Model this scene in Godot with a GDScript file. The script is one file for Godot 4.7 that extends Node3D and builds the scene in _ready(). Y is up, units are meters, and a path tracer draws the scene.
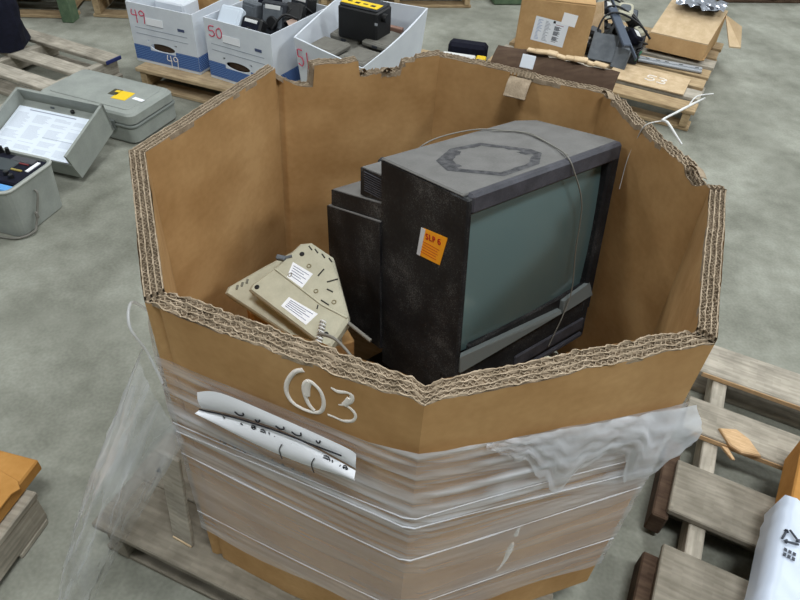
extends Node3D

# ---------------------------------------------------------------- mesh builder
class MB:
	var v := PackedVector3Array()
	var n := PackedVector3Array()
	var uv := PackedVector2Array()
	var c := PackedColorArray()
	var col := Color(1, 1, 1, 1)

	func put(p: Vector3, nn: Vector3, u := Vector2.ZERO, cc = null) -> void:
		v.append(p)
		n.append(nn)
		uv.append(u)
		c.append(col if cc == null else cc)

	func tri(a: Vector3, b: Vector3, d: Vector3, ref: Vector3) -> void:
		var m := (d - a).cross(b - a)
		if m.length_squared() < 1e-18:
			return
		m = m.normalized()
		if m.dot((a + b + d) / 3.0 - ref) < 0.0:
			put(a, -m); put(d, -m); put(b, -m)
		else:
			put(a, m); put(b, m); put(d, m)

	func quad(a: Vector3, b: Vector3, d: Vector3, e: Vector3, ref: Vector3) -> void:
		tri(a, b, d, ref)
		tri(a, d, e, ref)

	# a quad with its own texture coordinates, facing away from ref
	func uvquad(a: Vector3, b: Vector3, d: Vector3, e: Vector3, ref: Vector3) -> void:
		var m := (d - a).cross(b - a).normalized()
		var flip := m.dot((a + d) * 0.5 - ref) < 0.0
		var ps := [a, b, d, e]
		var us := [Vector2(0, 0), Vector2(1, 0), Vector2(1, 1), Vector2(0, 1)]
		for k in ([0, 2, 1, 0, 3, 2] if flip else [0, 1, 2, 0, 2, 3]):
			put(ps[k], -m if flip else m, us[k])

	func hexa(p: Array) -> void:   # p[0..3] bottom ring, p[4..7] top ring
		var r := Vector3.ZERO
		for q in p:
			r += q
		r /= 8.0
		quad(p[0], p[1], p[2], p[3], r)
		quad(p[4], p[5], p[6], p[7], r)
		for k in 4:
			quad(p[k], p[(k + 1) % 4], p[4 + (k + 1) % 4], p[4 + k], r)

	func box(at: Vector3, s: Vector3, b := 0.0, basis := Basis.IDENTITY) -> void:
		var h := s * 0.5
		b = minf(b, minf(h.x, minf(h.y, h.z)) * 0.9)
		if b <= 0.0:
			var q := []
			for y in [-1, 1]:
				for k in [[-1, -1], [1, -1], [1, 1], [-1, 1]]:
					q.append(at + basis * Vector3(h.x * k[0], h.y * y, h.z * k[1]))
			hexa(q)
			return
		var P := {}
		for sx in [-1, 1]:
			for sy in [-1, 1]:
				for sz in [-1, 1]:
					P[[sx, sy, sz, 0]] = at + basis * Vector3(sx * h.x, sy * (h.y - b), sz * (h.z - b))
					P[[sx, sy, sz, 1]] = at + basis * Vector3(sx * (h.x - b), sy * h.y, sz * (h.z - b))
					P[[sx, sy, sz, 2]] = at + basis * Vector3(sx * (h.x - b), sy * (h.y - b), sz * h.z)
		for s1 in [-1, 1]:
			quad(P[[s1, -1, -1, 0]], P[[s1, 1, -1, 0]], P[[s1, 1, 1, 0]], P[[s1, -1, 1, 0]], at)
			quad(P[[-1, s1, -1, 1]], P[[1, s1, -1, 1]], P[[1, s1, 1, 1]], P[[-1, s1, 1, 1]], at)
			quad(P[[-1, -1, s1, 2]], P[[1, -1, s1, 2]], P[[1, 1, s1, 2]], P[[-1, 1, s1, 2]], at)
			for s2 in [-1, 1]:
				quad(P[[s1, s2, -1, 0]], P[[s1, s2, 1, 0]], P[[s1, s2, 1, 1]], P[[s1, s2, -1, 1]], at)
				quad(P[[s1, -1, s2, 0]], P[[s1, 1, s2, 0]], P[[s1, 1, s2, 2]], P[[s1, -1, s2, 2]], at)
				quad(P[[-1, s1, s2, 1]], P[[1, s1, s2, 1]], P[[1, s1, s2, 2]], P[[-1, s1, s2, 2]], at)
				for s3 in [-1, 1]:
					tri(P[[s1, s2, s3, 0]], P[[s1, s2, s3, 1]], P[[s1, s2, s3, 2]], at)

	# convex outline in the xz plane of xf, extruded up by depth, edges chamfered by b
	func slab(poly: Array, depth: float, b: float, xf: Transform3D) -> void:
		var cen := Vector2.ZERO
		for p in poly:
			cen += p
		cen /= poly.size()
		var ins := []
		for p in poly:
			ins.append(p + (cen - p).normalized() * b * 1.3)
		var rings := [[0.0, ins], [b, poly], [depth - b, poly], [depth, ins]]
		var ref: Vector3 = xf * Vector3(cen.x, depth * 0.5, cen.y)
		for k in 3:
			for i in poly.size():
				var j := (i + 1) % poly.size()
				var a0: Vector2 = rings[k][1][i]
				var a1: Vector2 = rings[k][1][j]
				var b0: Vector2 = rings[k + 1][1][i]
				var b1: Vector2 = rings[k + 1][1][j]
				quad(xf * Vector3(a0.x, rings[k][0], a0.y), xf * Vector3(a1.x, rings[k][0], a1.y), xf * Vector3(b1.x, rings[k + 1][0], b1.y), xf * Vector3(b0.x, rings[k + 1][0], b0.y), ref)
		for k in [0, 3]:
			var m: Vector3 = xf * Vector3(cen.x, rings[k][0], cen.y)
			for i in poly.size():
				var j := (i + 1) % poly.size()
				tri(m, xf * Vector3(ins[i].x, rings[k][0], ins[i].y), xf * Vector3(ins[j].x, rings[k][0], ins[j].y), ref)

	func tube(pts: Array, r, sides := 6) -> void:
		if pts.size() < 2:
			return
		var rings := []
		var up := Vector3.UP
		for i in pts.size():
			var t: Vector3 = (pts[mini(i + 1, pts.size() - 1)] - pts[maxi(i - 1, 0)]).normalized()
			if i == 0:
				up = Vector3.UP if absf(t.y) < 0.9 else Vector3.RIGHT
			var x := t.cross(up).normalized()
			up = x.cross(t).normalized()
			var rr: float = 0.0
			if r is Array:
				var at: float = float(i) / (pts.size() - 1) * (r.size() - 1)
				rr = lerpf(r[int(at)], r[mini(int(at) + 1, r.size() - 1)], at - int(at))
			else:
				rr = r
			var ring := []
			for k in sides:
				var a := TAU * k / sides
				var d := x * cos(a) + up * sin(a)
				ring.append([pts[i] + d * rr, d])
			rings.append(ring)
		for i in rings.size() - 1:
			for k in sides:
				var j := (k + 1) % sides
				var a = rings[i][k]; var b = rings[i][j]; var e = rings[i + 1][j]; var f = rings[i + 1][k]
				for q in [a, b, e, a, e, f]:
					put(q[0], q[1])
		for e in [0, rings.size() - 1]:
			var ref: Vector3 = pts[1] if e == 0 else pts[pts.size() - 2]
			for k in sides:
				tri(pts[e], rings[e][k][0], rings[e][(k + 1) % sides][0], ref)

	# rows of points as a smooth sheet; facing: a point on the inner side
	func grid(rows: Array, ref: Vector3, cols = null) -> void:
		var R := rows.size()
		var C: int = rows[0].size()
		var nn := []
		for i in R:
			var line := []
			for j in C:
				var du: Vector3 = rows[i][mini(j + 1, C - 1)] - rows[i][maxi(j - 1, 0)]
				var dv: Vector3 = rows[mini(i + 1, R - 1)][j] - rows[maxi(i - 1, 0)][j]
				var m := du.cross(dv).normalized()
				if m.dot(rows[i][j] - ref) < 0.0:
					m = -m
				line.append(m)
			nn.append(line)
		for i in R - 1:
			for j in C - 1:
				var q := [[i, j], [i, j + 1], [i + 1, j + 1], [i + 1, j]]
				var a: Vector3 = rows[i][j]
				var m: Vector3 = (rows[i + 1][j + 1] - a).cross(rows[i][j + 1] - a)
				var flip: bool = m.dot(nn[i][j]) < 0.0
				for k in ([0, 2, 1, 0, 3, 2] if flip else [0, 1, 2, 0, 2, 3]):
					var e = q[k]
					put(rows[e[0]][e[1]], nn[e[0]][e[1]], Vector2(float(e[1]) / (C - 1), float(e[0]) / (R - 1)), null if cols == null else cols[e[0]][e[1]])

	func lathe(prof_in: Array, segs: int, xf: Transform3D) -> void:   # prof: Vector2(r, y)
		var prof := prof_in.duplicate()
		if prof[0].y > prof[prof.size() - 1].y:
			prof.reverse()
		for i in prof.size() - 1:
			for k in segs:
				var a := TAU * k / segs
				var b := TAU * (k + 1) / segs
				var p0: Vector2 = prof[i]
				var p1: Vector2 = prof[i + 1]
				var t := (p1 - p0).normalized()
				var q := []
				for e in [[p0, a], [p0, b], [p1, b], [p1, a]]:
					q.append([xf * Vector3(e[0].x * cos(e[1]), e[0].y, e[0].x * sin(e[1])), (xf.basis * Vector3(t.y * cos(e[1]), -t.x, t.y * sin(e[1]))).normalized()])
				for k2 in [0, 1, 2, 0, 2, 3]:
					put(q[k2][0], q[k2][1])

	func mesh() -> ArrayMesh:
		var a := []
		a.resize(Mesh.ARRAY_MAX)
		a[Mesh.ARRAY_VERTEX] = v
		a[Mesh.ARRAY_NORMAL] = n
		a[Mesh.ARRAY_TEX_UV] = uv
		a[Mesh.ARRAY_COLOR] = c
		var m := ArrayMesh.new()
		m.add_surface_from_arrays(Mesh.PRIMITIVE_TRIANGLES, a)
		return m

# ---------------------------------------------------------------- scene helpers
var taken := {}
var mats := {}
var rng := RandomNumberGenerator.new()
var noise := FastNoiseLite.new()

func numbered(called: String) -> String:
	if not taken.has(called):
		taken[called] = 0
		return called
	taken[called] += 1
	return "%s_%03d" % [called, taken[called]]

func thing(called: String, label: String, category: String, at := Vector3.ZERO, turn := 0.0, group := "") -> Node3D:
	var o := Node3D.new()
	o.name = numbered(called)
	add_child(o, true)
	o.position = at
	o.rotation.y = turn
	tag(o, label, category, group)
	return o

func tag(o: Node, label: String, category: String, group := "") -> void:
	o.set_meta("label", label)
	o.set_meta("category", category)
	if group:
		o.set_meta("group", group)

func obj(called: String, mb, m: Material, parent: Node = null, label := "") -> MeshInstance3D:
	var o := MeshInstance3D.new()
	o.mesh = mb.mesh() if mb is MB else mb
	o.material_override = m
	o.cast_shadow = GeometryInstance3D.SHADOW_CASTING_SETTING_ON
	if parent == null:
		o.name = numbered(called)
		add_child(o, true)
	else:
		o.name = called
		parent.add_child(o, true)
	if label:
		o.set_meta("label", label)
	return o

func struct(called: String, mb, m: Material) -> MeshInstance3D:
	var o := obj(called, mb, m)
	o.set_meta("kind", "structure")
	return o

func bx(at: Vector3, s: Vector3, b := 0.0, basis := Basis.IDENTITY) -> MB:
	var m := MB.new()
	m.box(at, s, b, basis)
	return m

func tb(pts: Array, r, sides := 6) -> MB:
	var m := MB.new()
	m.tube(pts, r, sides)
	return m

func curve(pts: Array, n: int) -> Array:      # Catmull-Rom through the points
	var out := []
	for i in pts.size() - 1:
		var p0 = pts[maxi(i - 1, 0)]
		var p3 = pts[mini(i + 2, pts.size() - 1)]
		for k in n:
			var t := float(k) / n
			out.append(pts[i].cubic_interpolate(pts[i + 1], p0, p3, t))
	out.append(pts[pts.size() - 1])
	return out

func rrect(w: float, h: float, r: float, seg := 4) -> Array:
	var out := []
	for q in [[1, 1, 0.0], [-1, 1, PI / 2], [-1, -1, PI], [1, -1, PI * 1.5]]:
		for k in seg + 1:
			var a: float = q[2] + PI / 2 * k / seg
			out.append(Vector2(q[0] * (w / 2 - r) + cos(a) * r, q[1] * (h / 2 - r) + sin(a) * r))
	return out

# ---------------------------------------------------------------- procedural textures
func fnoise(seed_: int, freq: float, oct := 4) -> FastNoiseLite:
	var f := FastNoiseLite.new()
	f.seed = seed_
	f.noise_type = FastNoiseLite.TYPE_SIMPLEX_SMOOTH
	f.frequency = freq
	f.fractal_octaves = oct
	return f

# three seamless layers of noise mixed between two colours; sx stretches along u (wood grain)
func tex(a: Color, b: Color, seed_: int, size := 256, f1 := 0.012, f2 := 0.15, mix1 := 0.7, mix2 := 0.35, stretch := 1, specks := 0.0, speck_col := Color.WHITE) -> ImageTexture:
	var n1 := fnoise(seed_, f1).get_seamless_image(size, size).get_data()
	var n2 := fnoise(seed_ + 7, f2).get_seamless_image(size, size).get_data()
	var out := PackedByteArray()
	out.resize(size * size * 3)
	var r := RandomNumberGenerator.new()
	r.seed = seed_
	for y in size:
		for x in size:
			var u := x
			if stretch > 1:
				u = x / stretch
			var k1 := (n1[y * size + x] / 255.0 - 0.5) * mix1
			var k2 := (n2[y * size + u] / 255.0 - 0.5) * mix2
			var t := clampf(0.5 + k1 * 1.3 + k2 * 1.3, 0.0, 1.0)
			var cc := a.lerp(b, t)
			if specks > 0.0 and r.randf() < specks * 5.0 * pow(n1[y * size + x] / 255.0, 4.0):
				cc = cc.lerp(speck_col, r.randf_range(0.2, 0.8))
			var i := (y * size + x) * 3
			out[i] = int(cc.r * 255); out[i + 1] = int(cc.g * 255); out[i + 2] = int(cc.b * 255)
	return ImageTexture.create_from_image(Image.create_from_data(size, size, false, Image.FORMAT_RGB8, out))

func surf(t: Texture2D, scale_: float, rough := 0.9, world := false) -> StandardMaterial3D:
	var m := StandardMaterial3D.new()
	m.albedo_texture = t
	m.uv1_triplanar = true
	m.uv1_world_triplanar = world
	m.uv1_scale = Vector3.ONE * scale_
	m.roughness = rough
	m.metallic_specular = 0.35
	return m

func flat(c: Color, rough := 0.6, metal := 0.0) -> StandardMaterial3D:
	var m := StandardMaterial3D.new()
	m.albedo_color = c
	m.roughness = rough
	m.metallic = metal
	return m

func printed(img: Image, rough := 0.7) -> StandardMaterial3D:
	var m := StandardMaterial3D.new()
	m.albedo_texture = ImageTexture.create_from_image(img)
	m.roughness = rough
	m.cull_mode = BaseMaterial3D.CULL_DISABLED
	return m

func make_materials() -> void:
	mats.card = surf(tex(Color(0.655, 0.50, 0.315), Color(0.78, 0.625, 0.43), 3, 512, 0.006, 0.07, 1.0, 0.3, 1), 1.4, 0.92)
	mats.card_in = mats.card
	mats.edge = surf(tex(Color(0.50, 0.44, 0.36), Color(0.73, 0.66, 0.57), 5, 256, 0.03, 0.2, 0.7, 0.6), 5.0, 0.95)
	mats.card_light = surf(tex(Color(0.68, 0.54, 0.37), Color(0.78, 0.64, 0.46), 9, 256, 0.012, 0.1, 0.6, 0.25), 2.0, 0.9)
	mats.card_orange = surf(tex(Color(0.66, 0.46, 0.22), Color(0.76, 0.56, 0.31), 19, 256, 0.012, 0.1, 0.6, 0.25), 2.0, 0.9)
	mats.card_pale = surf(tex(Color(0.72, 0.62, 0.48), Color(0.84, 0.75, 0.62), 23, 256, 0.02, 0.12, 0.6, 0.3), 3.0, 0.9)
	mats.wood_grey = []
	mats.wood_tan = []
	for k in 3:
		var d := 0.03 * (k - 1)
		mats.wood_grey.append(surf(tex(Color(0.55 + d, 0.525 + d, 0.475 + d), Color(0.74 + d, 0.705 + d, 0.645 + d), 31 + k, 256, 0.02, 0.16, 0.55, 0.7, 10), 1.7, 0.93))
		mats.wood_tan.append(surf(tex(Color(0.60 + d, 0.51 + d, 0.39 + d), Color(0.76 + d, 0.67 + d, 0.53 + d), 41 + k, 256, 0.02, 0.16, 0.5, 0.7, 10), 1.7, 0.93))
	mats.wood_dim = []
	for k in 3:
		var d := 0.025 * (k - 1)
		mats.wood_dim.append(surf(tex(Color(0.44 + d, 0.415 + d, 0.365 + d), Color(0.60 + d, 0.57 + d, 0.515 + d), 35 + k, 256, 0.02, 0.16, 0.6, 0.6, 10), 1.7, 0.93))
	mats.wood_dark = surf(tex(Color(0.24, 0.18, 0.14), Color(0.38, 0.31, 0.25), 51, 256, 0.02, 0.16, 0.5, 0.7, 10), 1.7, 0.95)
	mats.splinter = surf(tex(Color(0.74, 0.60, 0.44), Color(0.87, 0.74, 0.58), 53, 256, 0.02, 0.2, 0.4, 0.7, 10), 3.0, 0.9)
	mats.tv_black = surf(tex(Color(0.095, 0.098, 0.108), Color(0.18, 0.182, 0.188), 61, 512, 0.010, 0.12, 0.9, 0.6, 1, 0.22, Color(0.44, 0.44, 0.43)), 1.4, 0.55)
	mats.tv_dust = surf(tex(Color(0.395, 0.39, 0.38), Color(0.475, 0.47, 0.46), 63, 256, 0.015, 0.2, 0.6, 0.3), 3.0, 0.85)
	mats.tv_wiped = surf(tex(Color(0.20, 0.20, 0.21), Color(0.36, 0.36, 0.365), 65, 256, 0.03, 0.2, 0.9, 0.5), 6.0, 0.7)
	mats.tv_bezel = surf(tex(Color(0.22, 0.22, 0.24), Color(0.32, 0.32, 0.345), 67, 256, 0.02, 0.2, 0.7, 0.4), 3.0, 0.5)
	mats.grey_case = surf(tex(Color(0.545, 0.562, 0.54), Color(0.625, 0.642, 0.615), 71, 256, 0.015, 0.15, 0.6, 0.25), 2.0, 0.6)
	mats.beige = surf(tex(Color(0.69, 0.675, 0.59), Color(0.77, 0.755, 0.67), 73, 256, 0.02, 0.15, 0.6, 0.25), 4.0, 0.6)
	mats.beige_dark = flat(Color(0.55, 0.52, 0.41), 0.7)
	mats.white_card = surf(tex(Color(0.80, 0.82, 0.85), Color(0.87, 0.89, 0.91), 75, 256, 0.015, 0.15, 0.6, 0.2), 2.0, 0.85)
	mats.paper = flat(Color(0.95, 0.955, 0.97), 0.85)
	mats.ink = flat(Color(0.06, 0.06, 0.10), 0.8)
	mats.paint = flat(Color(0.93, 0.90, 0.86), 0.9)
	mats.red_ink = flat(Color(0.80, 0.33, 0.42), 0.9)
	mats.black = flat(Color(0.035, 0.035, 0.04), 0.5)
	mats.navy = surf(tex(Color(0.04, 0.045, 0.09), Color(0.09, 0.10, 0.17), 77, 256, 0.03, 0.15, 0.7, 0.4), 4.0, 0.85)
	mats.dark_grey = surf(tex(Color(0.16, 0.17, 0.19), Color(0.25, 0.26, 0.28), 79, 256, 0.02, 0.15, 0.6, 0.3), 4.0, 0.6)
	mats.mid_grey = surf(tex(Color(0.34, 0.36, 0.38), Color(0.43, 0.45, 0.47), 81, 256, 0.02, 0.15, 0.6, 0.3), 4.0, 0.65)
	mats.taupe = surf(tex(Color(0.40, 0.39, 0.36), Color(0.48, 0.47, 0.44), 83, 256, 0.02, 0.15, 0.6, 0.3), 4.0, 0.75)
	mats.silver = flat(Color(0.45, 0.475, 0.47), 0.55, 0.0)
	mats.steel = flat(Color(0.62, 0.635, 0.65), 0.45, 0.1)
	mats.yellow = flat(Color(0.93, 0.78, 0.08), 0.6)
	mats.orange = flat(Color(0.98, 0.66, 0.10), 0.6)
	mats.cord_grey = flat(Color(0.47, 0.46, 0.43), 0.6)
	mats.cord_white = flat(Color(0.86, 0.86, 0.85), 0.7)
	mats.green = flat(Color(0.13, 0.42, 0.27), 0.5)
	mats.pale_green = surf(tex(Color(0.30, 0.38, 0.30), Color(0.42, 0.49, 0.38), 85, 256, 0.02, 0.15, 0.6, 0.3), 3.0, 0.9)
	mats.blue_paint = flat(Color(0.16, 0.20, 0.42), 0.8)
	mats.sky_blue = flat(Color(0.35, 0.62, 0.86), 0.5)

	var g := StandardMaterial3D.new()
	g.albedo_color = Color(0.355, 0.445, 0.45)
	g.roughness = 0.22
	g.metallic_specular = 0.6
	g.clearcoat_enabled = true
	g.clearcoat = 0.5
	g.clearcoat_roughness = 0.15
	mats.screen = g

	var f := StandardMaterial3D.new()
	f.transparency = BaseMaterial3D.TRANSPARENCY_ALPHA
	f.albedo_color = Color(0.90, 0.91, 0.93, 1.0)
	f.vertex_color_use_as_albedo = true
	f.roughness = 0.28
	f.metallic_specular = 0.6
	f.cull_mode = BaseMaterial3D.CULL_DISABLED
	mats.film = f

func floor_texture() -> ImageTexture:
	var S := 1024
	var a := fnoise(101, 0.006, 4).get_seamless_image(S, S).get_data()
	var b := fnoise(102, 0.03, 5).get_seamless_image(S, S).get_data()
	var d := fnoise(103, 0.25, 2).get_seamless_image(S, S).get_data()
	var out := PackedByteArray()
	out.resize(S * S * 3)
	for i in S * S:
		var t := 0.53 + (a[i] / 255.0 - 0.5) * 0.17 + (b[i] / 255.0 - 0.5) * 0.085 + (d[i] / 255.0 - 0.5) * 0.07
		var warm := (a[(i * 7 + 12345) % (S * S)] / 255.0 - 0.5) * 0.0
		out[i * 3] = int(clampf(t + warm, 0, 1) * 253)
		out[i * 3 + 1] = int(clampf(t, 0, 1) * 254)
		out[i * 3 + 2] = int(clampf(t - 0.042, 0, 1) * 252)
	return ImageTexture.create_from_image(Image.create_from_data(S, S, false, Image.FORMAT_RGB8, out))

# ---------------------------------------------------------------- digits as pen strokes (0..1 wide, 0..1 high, y up)
var digits := {
	"0": [[Vector2(0.6, 0.95), Vector2(0.2, 0.8), Vector2(0.05, 0.45), Vector2(0.25, 0.05), Vector2(0.7, 0.1), Vector2(0.9, 0.5), Vector2(0.75, 0.88), Vector2(0.5, 0.98)]],
	"1": [[Vector2(0.5, 1.0), Vector2(0.48, 0.5), Vector2(0.5, 0.0)]],
	"3": [[Vector2(0.05, 0.95), Vector2(0.5, 1.0), Vector2(0.85, 0.8), Vector2(0.4, 0.55), Vector2(0.85, 0.35), Vector2(0.7, 0.05), Vector2(0.1, 0.05)]],
	"4": [[Vector2(0.15, 1.0), Vector2(0.05, 0.5), Vector2(0.9, 0.5)], [Vector2(0.7, 1.0), Vector2(0.75, 0.5), Vector2(0.7, -0.25)]],
	"5": [[Vector2(0.9, 1.0), Vector2(0.2, 0.95), Vector2(0.15, 0.55), Vector2(0.7, 0.55), Vector2(0.9, 0.25), Vector2(0.5, 0.0), Vector2(0.05, 0.1)]],
	"9": [[Vector2(0.85, 0.8), Vector2(0.5, 1.0), Vector2(0.1, 0.8), Vector2(0.3, 0.5), Vector2(0.85, 0.65), Vector2(0.85, 0.8), Vector2(0.8, 0.3), Vector2(0.7, -0.2)]],
}

func place_digits(called: String, parent: Node, text: String, at: Vector3, ux: Vector3, uy: Vector3, w: float, h: float, r: float, m: Material, label: String) -> void:
	for i in text.length():
		obj(called, write_digits(text[i], at + ux * (i * 1.15 * w), ux, uy, w, h, r), m, parent, label)

func write_digits(text: String, at: Vector3, ux: Vector3, uy: Vector3, w: float, h: float, r: float) -> MB:
	var mb := MB.new()
	for i in text.length():
		for line in digits[text[i]]:
			var pts := []
			for p in line:
				pts.append(at + ux * ((i * 1.15 + p.x) * w) + uy * (p.y * h))
			mb.tube(curve(pts, 4), r, 5)
	return mb

# ---------------------------------------------------------------- set-up
func _ready() -> void:
	var cam := Camera3D.new()
	cam.name = "camera"
	add_child(cam)
	cam.position = Vector3(0, 1.556, 0)
	cam.rotation = Vector3(-0.73321, 0, 0.0729)
	cam.fov = rad_to_deg(2.0 * atan(300.0 / 647.5))
	cam.near = 0.05
	cam.current = true
	var we := WorldEnvironment.new()
	we.name = "environment"
	var env := Environment.new()
	env.background_mode = Environment.BG_COLOR
	env.background_color = Color(0.5, 0.52, 0.55)
	env.tonemap_mode = Environment.TONE_MAPPER_LINEAR
	env.tonemap_exposure = 1.0
	env.sdfgi_enabled = true
	env.ssao_enabled = true
	env.ssil_enabled = true
	we.environment = env
	add_child(we)
	rng.seed = 7
	noise = fnoise(11, 1.0, 3)
	make_materials()

	build_room()
	build_pallets()
	build_gaylord()
	build_film()
	build_tv()
	build_phones()
	build_left_cases()
	build_white_boxes()
	build_right_goods()
	build_small_things()

func lamp(at: Vector3, energy: float) -> void:
	var t := thing("ceiling_light", "long white ceiling light panel under the warehouse roof", "light", at, 0.0, "ceiling lights of the warehouse")
	obj("housing", bx(Vector3(0, 0.06, 0), Vector3(1.5, 0.10, 0.7), 0.01), flat(Color(0.8, 0.8, 0.8)), t)
	var e := flat(Color(1, 1, 1))
	e.emission_enabled = true
	e.emission = Color(0.97, 0.985, 1.0)
	e.emission_energy_multiplier = 3.0
	obj("diffuser", bx(Vector3(0, 0.003, 0), Vector3(1.42, 0.012, 0.62), 0.002), e, t)
	var l := AreaLight3D.new()
	l.name = "glow"
	t.add_child(l)
	l.position = Vector3(0, -0.02, 0)
	l.rotation.x = -PI / 2
	l.area_size = Vector2(1.4, 0.6)
	l.light_energy = energy
	l.light_color = Color(0.965, 0.985, 1.0)
	l.shadow_enabled = true
	l.set("area_range", 40.0)
	l.set("area_attenuation", 2.0)

func build_room() -> void:
	var fm := StandardMaterial3D.new()
	fm.albedo_texture = floor_texture()
	fm.uv1_triplanar = true
	fm.uv1_world_triplanar = true
	fm.uv1_scale = Vector3.ONE * 0.30
	fm.roughness = 0.72
	fm.metallic_specular = 0.35
	struct("floor", bx(Vector3(0, -0.1, -3.5), Vector3(17, 0.2, 17)), fm)
	var wm := flat(Color(0.62, 0.63, 0.63), 0.9)
	struct("wall_north", bx(Vector3(0, 3, -12.1), Vector3(17.4, 6.2, 0.2)), wm)
	struct("wall_south", bx(Vector3(0, 3, 5.1), Vector3(17.4, 6.2, 0.2)), wm)
	struct("wall_west", bx(Vector3(-8.6, 3, -3.5), Vector3(0.2, 6.2, 17)), wm)
	struct("wall_east", bx(Vector3(8.6, 3, -3.5), Vector3(0.2, 6.2, 17)), wm)
	struct("ceiling", bx(Vector3(0, 6.1, -3.5), Vector3(17.4, 0.2, 17.4)), flat(Color(0.75, 0.75, 0.74), 0.9))
	for x in [-5.0, 0.6, 5.6]:
		for z in [-8.5, -4.2, 0.6]:
			lamp(Vector3(x, 5.6, z), LAMP * (1.0 + 0.05 * x) * (1.55 if z > 0.0 else 0.95))

const LAMP := 11.2

# ---------------------------------------------------------------- pallets
# corner at the local origin; boards run along +x, the pallet spreads towards +z
func pallet(label: String, at: Vector3, turn: float, L: float, W: float, boards: Array, tones: Array, h := 0.12, stringers := [0.05, 0.5, 0.95], under := true) -> Node3D:
	var t := thing("pallet", label, "pallet", at, turn)
	var i := 0
	for b in boards:
		var o := obj("deck_board", bx(Vector3.ZERO, Vector3(L + rng.randf_range(-0.015, 0.01), 0.02, b[1]), 0.003), tones[i % tones.size()], t)
		o.position = Vector3(L / 2, h - 0.01 + rng.randf_range(-0.001, 0.001), b[0] + b[1] / 2)
		o.rotation.y = rng.randf_range(-0.006, 0.006)
		i += 1
	for s in stringers:
		var o := obj("stringer", bx(Vector3.ZERO, Vector3(W - 0.01, h - 0.043, 0.04), 0.003), tones[i % tones.size()], t)
		o.rotation.y = PI / 2
		o.position = Vector3(s * L, 0.021 + (h - 0.042) / 2, W / 2)
		i += 1
	if under:
		for z in [0.06, W / 2, W - 0.06]:
			var o := obj("bottom_board", bx(Vector3.ZERO, Vector3(L, 0.019, 0.1), 0.003), tones[i % tones.size()], t)
			o.position = Vector3(L / 2, 0.0105, z)
			i += 1
	return t

func even(W: float, n: int, gap: float) -> Array:
	var w := (W - gap * (n - 1)) / n
	var out := []
	for k in n:
		out.append([k * (w + gap), w])
	return out

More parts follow.
